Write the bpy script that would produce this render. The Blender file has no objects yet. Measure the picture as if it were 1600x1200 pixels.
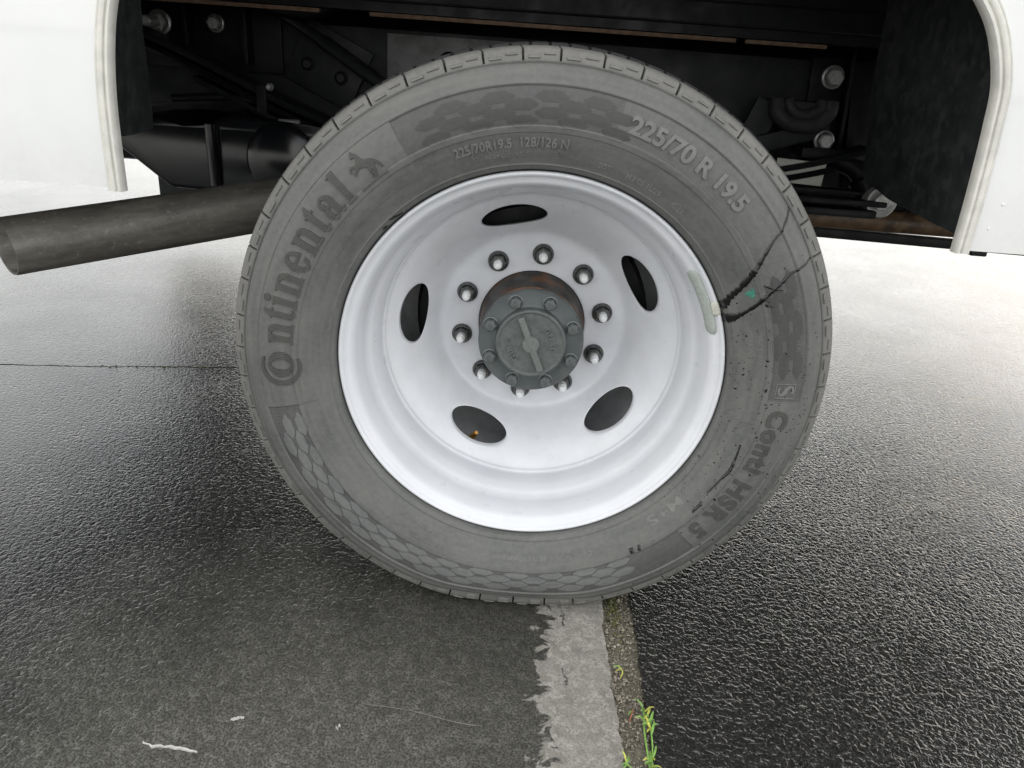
import bpy, bmesh, math, random
import numpy as np
from mathutils import Vector, Matrix
random.seed(4); rng = np.random.default_rng(4)
PI = math.pi
S = bpy.context.scene
COL = S.collection

# ------------------------------------------------------------------ camera, sky, sun, exposure
HUB = 0.388                                     # wheel centre above the ground
def make_camera():
    pitch, yaw, roll = math.radians(23.19), math.radians(-0.26), math.radians(-4.17)
    cp, sp, cy, sy = math.cos(pitch), math.sin(pitch), math.cos(yaw), math.sin(yaw)
    f = Vector((sy*cp, cy*cp, -sp)); r0 = Vector((cy, -sy, 0)); d0 = f.cross(r0)
    r = math.cos(roll)*r0 + math.sin(roll)*d0; d = -math.sin(roll)*r0 + math.cos(roll)*d0
    cam = bpy.data.cameras.new('camera'); o = bpy.data.objects.new('camera', cam); COL.objects.link(o)
    m = Matrix((( r.x, -d.x, -f.x, -0.0185), (r.y, -d.y, -f.y, -0.9502), (r.z, -d.z, -f.z, 0.3844 + HUB), (0, 0, 0, 1)))
    o.matrix_world = m
    cam.sensor_width = 36; cam.lens = 36*1186.0/1600; cam.clip_start = 0.01; cam.clip_end = 2000
    S.camera = o
make_camera()

SUN_EL, SUN_AZ = 37.0, 56.0                     # behind the truck, to the right of the view direction (+Y)
def make_world():
    w = bpy.data.worlds.new('World'); S.world = w; w.use_nodes = True
    nt = w.node_tree; nt.nodes.clear()
    out = nt.nodes.new('ShaderNodeOutputWorld'); bg = nt.nodes.new('ShaderNodeBackground')
    sky = nt.nodes.new('ShaderNodeTexSky'); sky.sky_type = 'NISHITA'; sky.sun_disc = False
    sky.sun_elevation = math.radians(SUN_EL); sky.sun_rotation = math.radians(SUN_AZ)
    sky.air_density = 1.0; sky.dust_density = 1.15
    tc = nt.nodes.new('ShaderNodeTexCoord'); mp = nt.nodes.new('ShaderNodeMapping')
    mp.inputs['Scale'].default_value = (1, 1, 2.6)
    nz = nt.nodes.new('ShaderNodeTexNoise'); nz.inputs['Scale'].default_value = 2.2; nz.inputs['Detail'].default_value = 4
    nz.inputs['Roughness'].default_value = 0.55
    cr = nt.nodes.new('ShaderNodeValToRGB'); cr.color_ramp.elements[0].position = 0.33; cr.color_ramp.elements[1].position = 0.56; cr.color_ramp.elements[0].color = (0.25, 0.25, 0.25, 1)
    mix = nt.nodes.new('ShaderNodeMixRGB')
    # the cloud veil: as bright as the clear sky behind it, bleached, plus an even white
    bw = nt.nodes.new('ShaderNodeRGBToBW'); ma = nt.nodes.new('ShaderNodeMath'); ma.operation = 'MULTIPLY_ADD'
    ma.inputs[1].default_value = 0.40; ma.inputs[2].default_value = 6.6
    tint = nt.nodes.new('ShaderNodeMixRGB'); tint.blend_type = 'MULTIPLY'; tint.inputs['Fac'].default_value = 1.0; tint.inputs['Color2'].default_value = (1.0, 0.98, 0.935, 1)
    nt.links.new(sky.outputs['Color'], bw.inputs[0]); nt.links.new(bw.outputs[0], ma.inputs[0]); nt.links.new(ma.outputs[0], tint.inputs['Color1']); nt.links.new(tint.outputs[0], mix.inputs['Color2'])
    L = nt.links.new
    L(tc.outputs['Generated'], mp.inputs['Vector']); L(mp.outputs['Vector'], nz.inputs['Vector'])
    L(nz.outputs['Fac'], cr.inputs['Fac']); L(cr.outputs['Color'], mix.inputs['Fac'])
    L(sky.outputs['Color'], mix.inputs['Color1']); L(mix.outputs['Color'], bg.inputs['Color'])
    bg.inputs['Strength'].default_value = 0.12
    L(bg.outputs['Background'], out.inputs['Surface'])
make_world()
sl = bpy.data.lights.new('sun', 'SUN'); sl.energy = 0.6; sl.angle = math.radians(22.0); sl.color = (1.0, 0.90, 0.74)
so = bpy.data.objects.new('sun', sl); COL.objects.link(so)
_el, _az = math.radians(SUN_EL), math.radians(SUN_AZ)
so.rotation_euler = Vector((math.sin(_az)*math.cos(_el), math.cos(_az)*math.cos(_el), math.sin(_el))).to_track_quat('Z', 'Y').to_euler()
S.view_settings.view_transform = 'Standard'; S.view_settings.look = 'None'
S.view_settings.gamma = 1.0; S.view_settings.exposure = 1.32; S.view_settings.use_curve_mapping = False
S.render.engine = 'CYCLES'
S.cycles.max_bounces = 7; S.cycles.diffuse_bounces = 3; S.cycles.glossy_bounces = 3; S.cycles.transmission_bounces = 1

# ------------------------------------------------------------------ materials
def mat(name, col, rough=0.6, metal=0.0, coat=0.0, coat_r=0.1, spec=0.5):
    m = bpy.data.materials.new(name); m.use_nodes = True
    b = m.node_tree.nodes['Principled BSDF']
    b.inputs['Base Color'].default_value = (*col, 1); b.inputs['Roughness'].default_value = rough
    b.inputs['Metallic'].default_value = metal; b.inputs['Coat Weight'].default_value = coat
    b.inputs['Coat Roughness'].default_value = coat_r; b.inputs['Specular IOR Level'].default_value = spec
    return m
class N:
    """small helper round a node tree"""
    def __init__(s, m): s.t = m.node_tree; s.b = s.t.nodes['Principled BSDF']; s.tc = s.t.nodes.new('ShaderNodeTexCoord')
    def new(s, k, **kw):
        n = s.t.nodes.new(k)
        for a, v in kw.items(): setattr(n, a, v)
        return n
    def link(s, a, b): s.t.links.new(a, b)
    dim = '3D'
    def noise(s, scale, detail=4, rough=0.55, vec=None, dist=0.0):
        n = s.new('ShaderNodeTexNoise', noise_dimensions=s.dim); n.inputs['Scale'].default_value = scale; n.inputs['Detail'].default_value = detail
        n.inputs['Roughness'].default_value = rough; n.inputs['Distortion'].default_value = dist
        s.link(vec if vec else s.tc.outputs['Object'], n.inputs['Vector']); return n.outputs['Fac']
    def ramp(s, fac, *stops):
        n = s.new('ShaderNodeValToRGB'); e = n.color_ramp.elements
        while len(e) < len(stops): e.new(0.5)
        for i, (p, c) in enumerate(stops):
            e[i].position = p; e[i].color = (*c, 1) if isinstance(c, tuple) else (c, c, c, 1)
        s.link(fac, n.inputs['Fac']); return n.outputs['Color']
    def math(s, op, a, b=None, c=None, clamp=False):
        n = s.new('ShaderNodeMath', operation=op); n.use_clamp = clamp
        for i, v in enumerate((a, b, c)):
            if v is None: continue
            if isinstance(v, (int, float)): n.inputs[i].default_value = v
            else: s.link(v, n.inputs[i])
        return n.outputs[0]
    def mix(s, fac, a, b, mode='MIX'):
        n = s.new('ShaderNodeMixRGB', blend_type=mode)
        for i, v in ((0, fac), (1, a), (2, b)):
            if isinstance(v, tuple): n.inputs[i].default_value = (*v, 1)
            elif isinstance(v, (int, float)): n.inputs[i].default_value = v if i == 0 else (v, v, v, 1)
            else: s.link(v, n.inputs[i])
        return n.outputs[0]
    def bump(s, h, strength, dist, prev=None):
        n = s.new('ShaderNodeBump'); n.inputs['Strength'].default_value = strength; n.inputs['Distance'].default_value = dist
        s.link(h, n.inputs['Height'])
        if prev: s.link(prev, n.inputs['Normal'])
        return n.outputs['Normal']
    def set(s, k, v):
        if isinstance(v, (int, float)): s.b.inputs[k].default_value = v
        else: s.link(v, s.b.inputs[k])

def speckle(name, base, amp=0.25, scale=60, rough=0.6, bump=0.15, metal=0.0, second=None, sscale=8, dist=0.001, coat=0.0, spec=0.5):
    m = mat(name, base, rough, metal, coat, spec=spec); n = N(m)
    f = n.noise(scale, 5)
    lo = tuple(c*(1-amp) for c in base); hi = tuple(c*(1+amp) for c in base)
    c = n.ramp(f, (0.3, lo), (0.7, hi))
    if second:
        g = n.ramp(n.noise(sscale, 6, 0.6), (0.5, 0.0), (0.62, 1.0))
        c = n.mix(g, c, second)
    n.set('Base Color', c)
    n.set('Roughness', n.ramp(n.noise(scale*0.6, 3), (0.3, rough*0.8), (0.7, min(1, rough*1.2))))
    if bump: n.set('Normal', n.bump(f, bump, dist))
    return m

def rubber(name, base, dusty, hatch=False, micro=0.0):
    m = mat(name, base, 0.62); n = N(m)
    big = n.noise(9, 3, 0.6); fine = n.noise(160, 2)
    sp = n.new('ShaderNodeSeparateXYZ'); n.link(n.tc.outputs['Object'], sp.inputs[0])
    X, Z = sp.outputs['X'], sp.outputs['Z']
    r = n.math('SQRT', n.math('ADD', n.math('MULTIPLY', X, X), n.math('MULTIPLY', Z, Z)))
    th = n.math('ARCTAN2', Z, X)
    # concentric smears of dried dirt: noise stretched round the wheel
    cv = n.new('ShaderNodeCombineXYZ'); n.link(n.math('MULTIPLY', r, 90.0), cv.inputs[0]); n.link(n.math('MULTIPLY', n.math('COSINE', th), 3.0), cv.inputs[1]); n.link(n.math('MULTIPLY', n.math('SINE', th), 3.0), cv.inputs[2])
    smear = n.noise(1.0, 3, 0.6, cv.outputs[0])
    dm = n.math('MULTIPLY_ADD', smear, 0.6, n.math('MULTIPLY', big, 0.5))
    c = n.ramp(dm, (0.36, base), (0.72, dusty))
    c = n.mix(n.ramp(fine, (0.35, 0.0), (0.75, 0.35)), c, tuple(min(1, x*1.25) for x in dusty))
    n.set('Base Color', c)
    n.set('Roughness', n.ramp(dm, (0.35, 0.48), (0.7, 0.72)))
    nrm = n.bump(fine, 0.18, 0.0006)
    if hatch:
        rad = n.math('SINE', n.math('MULTIPLY', th, 820.0))
        band = n.math('MULTIPLY', n.math('GREATER_THAN', r, 0.3165), n.math('LESS_THAN', r, 0.3575))
        deg = n.math('MULTIPLY', th, 180/PI)
        def sec(a, b): return n.math('MULTIPLY', n.math('GREATER_THAN', deg, a), n.math('LESS_THAN', deg, b))
        zone = n.math('ADD', sec(-1.9, 121.4), sec(-168.1, -44.0))
        h = n.math('MULTIPLY', n.math('MULTIPLY', rad, band), zone)
        nrm = n.bump(h, 0.30, 0.0004, nrm)
    if micro:
        nrm = n.bump(n.math('SINE', n.math('MULTIPLY', th, 900.0)), micro, 0.0005, nrm)
    n.set('Normal', nrm)
    return m

M = {}
M['rubber'] = rubber('tyre_rubber', (0.076, 0.080, 0.077), (0.143, 0.144, 0.136), hatch=True)
M['rubber_band'] = rubber('tyre_rubber_lower_band', (0.058, 0.060, 0.060), (0.105, 0.105, 0.101), hatch=True)
M['rubber_mark'] = rubber('tyre_rubber_marks', (0.043, 0.043, 0.041), (0.072, 0.072, 0.067), micro=0.3)
M['rubber_text'] = rubber('tyre_rubber_text', (0.114, 0.117, 0.112), (0.188, 0.190, 0.180))
M['rubber_hex'] = rubber('tyre_rubber_hexagons', (0.101, 0.106, 0.106), (0.165, 0.169, 0.165))
M['rubber_hexdark'] = rubber('tyre_rubber_dark_hexagons', (0.043, 0.043, 0.042), (0.070, 0.071, 0.068))
M['rubber_tread'] = rubber('tyre_rubber_tread', (0.098, 0.099, 0.096), (0.178, 0.174, 0.162))
M['rubber_dark'] = speckle('plain_rubber', (0.022, 0.022, 0.023), 0.3, 80, 0.7, 0.2)
M['wet'] = mat('wet_dirt', (0.006, 0.006, 0.006), 0.16)
M['green'] = speckle('green_paint', (0.045, 0.20, 0.15), 0.4, 300, 0.5, 0.2)

def rim_paint():
    m = mat('white_wheel_paint', (0.78, 0.79, 0.80), 0.32, coat=0.25, coat_r=0.15); n = N(m)
    d = n.noise(14, 6, 0.65); f = n.noise(420, 2)
    c = n.ramp(d, (0.2, (0.650, 0.665, 0.700)), (0.75, (0.735, 0.748, 0.782)))
    c = n.mix(n.ramp(n.noise(55, 4, 0.7), (0.68, 0.0), (0.78, 0.3)), c, (0.45, 0.44, 0.42))
    sp = n.new('ShaderNodeSeparateXYZ'); n.link(n.tc.outputs['Object'], sp.inputs[0])
    rr = n.math('SQRT', n.math('ADD', n.math('MULTIPLY', sp.outputs['X'], sp.outputs['X']), n.math('MULTIPLY', sp.outputs['Z'], sp.outputs['Z'])))
    grime = n.math('MULTIPLY', n.ramp(rr, (0.20, 1.0), (0.2165, 0.55), (0.222, 0.8), (0.245, 0.15)), n.ramp(n.noise(24, 5, 0.7), (0.42, 0.0), (0.75, 0.16)))
    c = n.mix(grime, c, (0.36, 0.35, 0.33))
    n.set('Base Color', c); n.set('Roughness', n.ramp(n.noise(30, 2), (0.3, 0.26), (0.7, 0.44)))
    n.set('Normal', n.bump(f, 0.08, 0.0004)); return m
M['rim'] = rim_paint()
def panel_paint():
    m = mat('white_body_paint', (0.80, 0.81, 0.80), 0.18, coat=0.8, coat_r=0.04); n = N(m)
    c = n.ramp(n.noise(3, 6, 0.6), (0.35, (0.78, 0.79, 0.785)), (0.65, (0.84, 0.845, 0.84)))
    c = n.mix(n.ramp(n.noise(140, 3, 0.7), (0.74, 0.0), (0.80, 0.35)), c, (0.5, 0.5, 0.48))
    sp = n.new('ShaderNodeSeparateXYZ'); n.link(n.tc.outputs['Object'], sp.inputs[0])
    low = n.ramp(n.math('ADD', sp.outputs['Z'], n.math('MULTIPLY', n.noise(14, 4, 0.7), 0.10)), (0.24, 0.30), (0.34, 0.0))
    c = n.mix(n.math('MULTIPLY', low, n.noise(60, 3, 0.7)), c, (0.40, 0.38, 0.34))
    n.set('Base Color', c); n.set('Normal', n.bump(n.noise(5, 2), 0.05, 0.01)); return m
M['panel'] = panel_paint()
M['trim'] = speckle('aluminium_arch_trim', (0.70, 0.69, 0.64), 0.12, 40, 0.36, 0.05, metal=0.1)
M['liner'] = speckle('black_liner', (0.016, 0.018, 0.019), 0.4, 30, 0.6, 0.3, second=(0.030, 0.033, 0.032), sscale=60, dist=0.002)
M['black'] = speckle('black_chassis_paint', (0.006, 0.0065, 0.008), 0.4, 40, 0.5, 0.2, dist=0.001, spec=0.25)
M['frame'] = speckle('grey_chassis_paint', (0.013, 0.0145, 0.016), 0.25, 25, 0.5, 0.15, spec=0.3, second=(0.02, 0.02, 0.022), sscale=35)
M['plate'] = speckle('lit_frame_web', (0.14, 0.145, 0.145), 0.2, 25, 0.5, 0.1, second=(0.09, 0.09, 0.088), sscale=35)  # length of rail web that catches light, made paler by colour
M['tank'] = speckle('black_moulded_plastic', (0.008, 0.009, 0.011), 0.3, 30, 0.22, 0.1)
M['rust'] = speckle('rusty_edge', (0.15, 0.095, 0.062), 0.35, 90, 0.8, 0.3)
M['tube'] = speckle('brown_tube', (0.16, 0.10, 0.055), 0.35, 40, 0.45, 0.15, second=(0.07, 0.045, 0.03), sscale=30)
M['steel_bolt'] = speckle('zinc_bolt', (0.42, 0.43, 0.42), 0.25, 200, 0.45, 0.2, metal=0.6)
M['stud'] = speckle('bright_stud', (0.84, 0.85, 0.85), 0.1, 300, 0.4, 0.3)
M['nut'] = speckle('black_lug_nut', (0.085, 0.089, 0.090), 0.35, 220, 0.36, 0.3, metal=0.3, second=(0.13, 0.125, 0.11), sscale=120)
M['hub'] = speckle('rusty_hub', (0.045, 0.042, 0.038), 0.45, 60, 0.55, 0.4, metal=0.3, second=(0.15, 0.065, 0.025), sscale=26, dist=0.002)
M['flange'] = speckle('grey_hub_paint', (0.085, 0.097, 0.100), 0.12, 60, 0.42, 0.12, second=(0.10, 0.108, 0.105), sscale=50)
M['cap'] = speckle('cast_hub_cap', (0.098, 0.108, 0.104), 0.22, 130, 0.55, 0.5, second=(0.122, 0.132, 0.126), sscale=95, dist=0.001)
M['cap_pale'] = speckle('pale_cast_lettering', (0.150, 0.163, 0.154), 0.2, 200, 0.5, 0.3)  # cast letters, bar and boss in a paler tone than the cap
M['hub_bolt'] = speckle('grey_hub_bolt', (0.135, 0.148, 0.148), 0.25, 260, 0.36, 0.3, metal=0.4)
M['weight'] = speckle('zinc_weight', (0.40, 0.43, 0.405), 0.15, 260, 0.6, 0.3)
M['clip'] = speckle('weight_clip', (0.52, 0.52, 0.46), 0.15, 260, 0.4, 0.2)
M['brass'] = speckle('brass_valve', (0.55, 0.30, 0.07), 0.2, 200, 0.4, 0.1, metal=0.6)
M['inner_rim'] = speckle('inner_wheel_steel', (0.52, 0.53, 0.53), 0.15, 40, 0.35, 0.15)
def pipe_mat():
    m = mat('sooty_exhaust_steel', (0.1, 0.09, 0.08), 0.42, 0.15); n = N(m)
    mp = n.new('ShaderNodeMapping'); mp.inputs['Scale'].default_value = (0.25, 1, 1)
    n.link(n.tc.outputs['Object'], mp.inputs['Vector'])
    a = n.noise(34, 6, 0.7, mp.outputs[0]); b = n.noise(110, 4, 0.7, n.tc.outputs['Object'])
    c = n.ramp(a, (0.3, (0.092, 0.088, 0.076)), (0.5, (0.168, 0.160, 0.140)), (0.7, (0.255, 0.243, 0.212)))
    c = n.mix(n.ramp(b, (0.56, 0.0), (0.70, 0.55)), c, (0.36, 0.34, 0.30))
    n.set('Base Color', c); n.set('Roughness', n.ramp(b, (0.4, 0.34), (0.65, 0.7)))
    n.set('Normal', n.bump(b, 0.12, 0.001)); return m
M['pipe'] = pipe_mat()

def asphalt(name, dry=False, rough_bump=1.0, dark=1.0, gloss=0.07):
    m = mat(name, (0.03, 0.03, 0.03), 0.5); n = N(m)
    P = n.tc.outputs['Object']
    agg = n.new('ShaderNodeTexVoronoi', feature='F1', voronoi_dimensions='2D'); agg.inputs['Scale'].default_value = 185
    n.dim = '2D'
    wv = n.new('ShaderNodeTexNoise', noise_dimensions='2D'); wv.inputs['Scale'].default_value = 90; wv.inputs['Detail'].default_value = 1; n.link(P, wv.inputs['Vector'])
    wm = n.new('ShaderNodeMixRGB'); wm.inputs['Fac'].default_value = 0.012; n.link(P, wm.inputs['Color1']); n.link(wv.outputs['Color'], wm.inputs['Color2'])
    n.link(wm.outputs[0], agg.inputs['Vector'])
    hsv = n.new('ShaderNodeSeparateColor'); n.link(agg.outputs['Color'], hsv.inputs[0]); stone = hsv.outputs[0]
    mid = n.noise(55, 4, 0.65); big = n.noise(3.2, 3, 0.6); grain = n.noise(330, 2, 0.6)
    k = lambda *t: tuple(x*dark for x in t)
    c = n.ramp(stone, (0.15, k(0.015, 0.015, 0.014)), (0.6, k(0.034, 0.033, 0.031)), (0.82, k(0.055, 0.053, 0.049)))
    c = n.mix(n.ramp(mid, (0.35, 0.0), (0.7, 0.6)), c, k(0.052, 0.051, 0.046))
    c = n.mix(n.ramp(big, (0.35, 0.0), (0.8, 0.5)), c, k(0.022, 0.022, 0.021))
    c = n.mix(n.ramp(grain, (0.38, 0.55), (0.6, 0.0)), c, k(0.010, 0.010, 0.009))
    # relief: rounded aggregate a few millimetres across under a water film that lies unevenly
    h = n.math('ADD', n.math('MULTIPLY', n.math('MULTIPLY', agg.outputs['Distance'], agg.outputs['Distance']), -0.75), n.math('MULTIPLY', n.noise(145, 2, 0.55), 0.85))
    bs = n.ramp(n.noise(4, 2), (0.30, 0.78), (0.70, 1.0))
    b0 = n.new('ShaderNodeBump'); b0.inputs['Distance'].default_value = 0.00155*rough_bump; n.link(bs, b0.inputs['Strength']); n.link(h, b0.inputs['Height']); nb = b0.outputs['Normal']
    nf = nb
    film = n.ramp(big, (0.3, 1.0), (0.8, 0.88))
    rgh = n.ramp(mid, (0.35, gloss*0.8), (0.7, gloss*1.6))
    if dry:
        # a patch of the slab in front is lighter and carries less water film, with a ragged rim
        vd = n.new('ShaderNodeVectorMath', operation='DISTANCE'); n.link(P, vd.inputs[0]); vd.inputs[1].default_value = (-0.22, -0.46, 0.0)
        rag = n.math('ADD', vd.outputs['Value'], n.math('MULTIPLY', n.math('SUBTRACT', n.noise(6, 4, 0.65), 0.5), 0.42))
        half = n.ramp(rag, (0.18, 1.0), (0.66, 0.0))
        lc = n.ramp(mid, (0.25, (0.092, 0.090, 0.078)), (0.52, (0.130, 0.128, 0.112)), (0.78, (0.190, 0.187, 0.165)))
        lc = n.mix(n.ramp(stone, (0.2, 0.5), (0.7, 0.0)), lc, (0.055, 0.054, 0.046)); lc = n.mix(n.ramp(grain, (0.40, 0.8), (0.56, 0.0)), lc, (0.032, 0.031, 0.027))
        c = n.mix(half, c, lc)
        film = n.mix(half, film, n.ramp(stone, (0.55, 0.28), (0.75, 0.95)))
        sp = n.new('ShaderNodeSeparateXYZ'); n.link(P, sp.inputs[0])
        mp = n.new('ShaderNodeMapping'); mp.inputs['Scale'].default_value = (0.75, 1.15, 1); n.link(P, mp.inputs['Vector'])
        e = n.noise(38, 4, 0.55, mp.outputs[0], 0.5)
        edge = n.math('ADD', sp.outputs['X'], n.math('MULTIPLY', n.math('SUBTRACT', e, 0.5), 0.125))
        edge = n.math('ADD', edge, n.math('MULTIPLY', n.math('SUBTRACT', n.noise(11, 2), 0.5), 0.05))
        dm = n.ramp(n.math('MULTIPLY_ADD', edge, 10.0, 0.0), (0.458, 0.0), (0.540, 1.0))
        # one long hairline crack down the dry strip and scattered short ones
        cx = n.math('ABSOLUTE', n.math('SUBTRACT', n.math('ADD', sp.outputs['X'], n.math('MULTIPLY', n.math('SUBTRACT', n.noise(45, 3), 0.5), 0.022)), 0.0795))
        crk = n.math('MULTIPLY', n.ramp(n.math('MULTIPLY', cx, 100.0), (0.05, 1.0), (0.16, 0.0)), n.ramp(n.noise(17, 1), (0.46, 0.0), (0.52, 1.0)))
        dc = n.ramp(mid, (0.28, (0.19, 0.182, 0.162)), (0.72, (0.315, 0.303, 0.275)))
        dc = n.mix(n.ramp(stone, (0.74, 0.0), (0.86, 0.5)), dc, (0.40, 0.387, 0.352))
        dc = n.mix(n.ramp(grain, (0.36, 0.65), (0.50, 0.0)), dc, (0.15, 0.143, 0.125))
        dc = n.mix(crk, dc, (0.06, 0.057, 0.05))
        c = n.mix(dm, c, dc)
        film = n.mix(dm, film, 0.0); rgh = n.mix(dm, rgh, 0.9)
        flat = n.math('MULTIPLY', bs, n.math('SUBTRACT', 1.0, n.math('MULTIPLY', dm, 0.55)))
        n2 = n.new('ShaderNodeBump'); n2.inputs['Distance'].default_value = 0.00155*rough_bump; n.link(flat, n2.inputs['Strength'])
        n.link(n.math('ADD', n.math('SUBTRACT', h, n.math('MULTIPLY', crk, 1.2)), n.math('MULTIPLY', n.math('MULTIPLY', grain, n.math('MAXIMUM', half, dm)), 0.9)), n2.inputs['Height']); nf = n2.outputs['Normal']
    n.set('Base Color', c); n.set('Roughness', n.mix(film, 0.8, 0.42)); n.set('Normal', nf)
    n.set('Coat Weight', film); n.set('Coat Roughness', rgh)
    n.b.inputs['Coat IOR'].default_value = 1.31; n.b.inputs['Specular IOR Level'].default_value = 0.2
    n.set('Coat Normal', nf)
    return m
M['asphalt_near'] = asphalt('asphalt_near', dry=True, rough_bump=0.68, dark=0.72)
M['asphalt_far'] = asphalt('asphalt_far', rough_bump=0.7, dark=1.3)
M['asphalt_right'] = asphalt('asphalt_right', rough_bump=1.05, dark=0.42)
M['soil'] = speckle('joint_soil', (0.125, 0.115, 0.088), 0.5, 300, 0.9, 0.8, second=(0.18, 0.165, 0.125), sscale=60, dist=0.003)
M['grit'] = speckle('grit', (0.26, 0.235, 0.185), 0.6, 130, 0.7, 0.3)
M['moss'] = speckle('moss', (0.085, 0.088, 0.030), 0.5, 160, 0.9, 0.3)
M['leaf'] = speckle('weed_leaf', (0.17, 0.33, 0.06), 0.3, 120, 0.5, 0.1)
M['leaf_yellow'] = speckle('weed_leaf_yellow', (0.40, 0.42, 0.07), 0.3, 120, 0.55, 0.1)
M['stem_red'] = speckle('weed_stem_red', (0.30, 0.11, 0.05), 0.3, 120, 0.6, 0.1)
M['straw'] = speckle('dry_straw', (0.17, 0.16, 0.13), 0.3, 120, 0.7, 0.1)
M['glint'] = speckle('glint_tone', (0.50, 0.49, 0.46), 0.2, 200, 0.5, 0.2)  # pale colour standing in for glints on the water film

# ------------------------------------------------------------------ mesh helpers
def link(name, me, m, parent=None, loc=(0, 0, 0), smooth=True):
    me.materials.clear(); me.materials.append(m)
    if smooth: me.polygons.foreach_set('use_smooth', [True]*len(me.polygons))
    o = bpy.data.objects.new(name, me); COL.objects.link(o); o.location = loc
    if parent: o.parent = parent
    return o
def pydata(name, v, f, m, parent=None, loc=(0, 0, 0), smooth=True, weld=False, sharp=None):
    me = bpy.data.meshes.new(name); me.from_pydata([tuple(map(float, p)) for p in v], [], [tuple(map(int, q)) for q in f])
    if weld:
        bm = bmesh.new(); bm.from_mesh(me); bmesh.ops.remove_doubles(bm, verts=bm.verts, dist=1e-5); bm.to_mesh(me); bm.free()
    me.validate(); me.update()
    o = link(name, me, m, parent, loc, smooth)
    if sharp is not None: me.set_sharp_from_angle(angle=math.radians(sharp))
    return o
def bm_obj(name, bm, m, parent=None, loc=(0, 0, 0), smooth=True, sharp=40):
    bmesh.ops.recalc_face_normals(bm, faces=bm.faces)
    me = bpy.data.meshes.new(name); bm.to_mesh(me); bm.free()
    o = link(name, me, m, parent, loc, smooth)
    if smooth: me.set_sharp_from_angle(angle=math.radians(sharp))
    return o
def tag(o, label=None, cat=None, group=None, kind=None):
    for k, v in (('label', label), ('category', cat), ('group', group), ('kind', kind)):
        if v: o[k] = v
    return o
def add_box(bm, c, s, rot=None, bevel=0.0, seg=2):
    r = bmesh.ops.create_cube(bm, size=1.0)
    vs = r['verts']
    mtx = Matrix.Translation(c) @ (rot.to_4x4() if rot else Matrix.Identity(4)) @ Matrix.Diagonal((*s, 1))
    bmesh.ops.transform(bm, matrix=mtx, verts=vs)
    if bevel:
        es = list({e for v in vs for e in v.link_edges})
        bmesh.ops.bevel(bm, geom=es, offset=bevel, segments=seg, affect='EDGES', profile=0.6)
def frame_of(d):
    d = Vector(d).normalized(); a = Vector((0, 0, 1)) if abs(d.z) < 0.9 else Vector((1, 0, 0))
    x = d.cross(a).normalized(); y = x.cross(d).normalized(); return x, y
def add_tube(bm, pts, rad, n=16, caps=True):
    pts = [Vector(p) for p in pts]; rings = []
    rad = rad if isinstance(rad, (list, tuple)) else [rad]*len(pts)
    x = None
    for i, p in enumerate(pts):
        d = (pts[min(i+1, len(pts)-1)] - pts[max(i-1, 0)]).normalized()
        if x is None: x, y = frame_of(d)
        else:
            x = (x - d*x.dot(d)).normalized(); y = x.cross(d).normalized()
        rings.append([bm.verts.new(p + (x*math.cos(2*PI*k/n) + y*math.sin(2*PI*k/n))*rad[i]) for k in range(n)])
    for a, b in zip(rings, rings[1:]):
        for k in range(n): bm.faces.new((a[k], a[(k+1) % n], b[(k+1) % n], b[k]))
    if caps: bm.faces.new(rings[0][::-1]); bm.faces.new(rings[-1])
def add_lathe(bm, prof, n=48, axis='Y', c=(0, 0, 0), a0=0.0):
    """prof: (radius, y) points"""
    rings = []
    for r, y in prof:
        if r < 1e-6: rings.append([bm.verts.new((c[0], c[1]+y, c[2]))])
        else: rings.append([bm.verts.new((c[0]+r*math.cos(a0+2*PI*k/n), c[1]+y, c[2]+r*math.sin(a0+2*PI*k/n))) for k in range(n)])
    for a, b in zip(rings, rings[1:]):
        for k in range(n):
            if len(a) == 1 and len(b) == 1: continue
            if len(a) == 1: bm.faces.new((a[0], b[(k+1) % n], b[k]))
            elif len(b) == 1: bm.faces.new((a[k], a[(k+1) % n], b[0]))
            else: bm.faces.new((a[k], a[(k+1) % n], b[(k+1) % n], b[k]))
def smooth_curve(P, n):
    """Catmull-Rom through the points P"""
    P = np.array(P, float); Q = np.vstack([2*P[0]-P[1], P, 2*P[-1]-P[-2]]); out = []
    for i in range(1, len(Q)-2):
        for t in np.linspace(0, 1, n, endpoint=False):
            a, b, c, d = Q[i-1], Q[i], Q[i+1], Q[i+2]
            out.append(0.5*((2*b)+(-a+c)*t+(2*a-5*b+4*c-d)*t*t+(-a+3*b-3*c+d)*t**3))
    out.append(P[-1]); return np.array(out)
def sstep(a, b, x):
    t = np.clip((np.asarray(x, float)-a)/(b-a), 0, 1); return t*t*(3-2*t)

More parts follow.
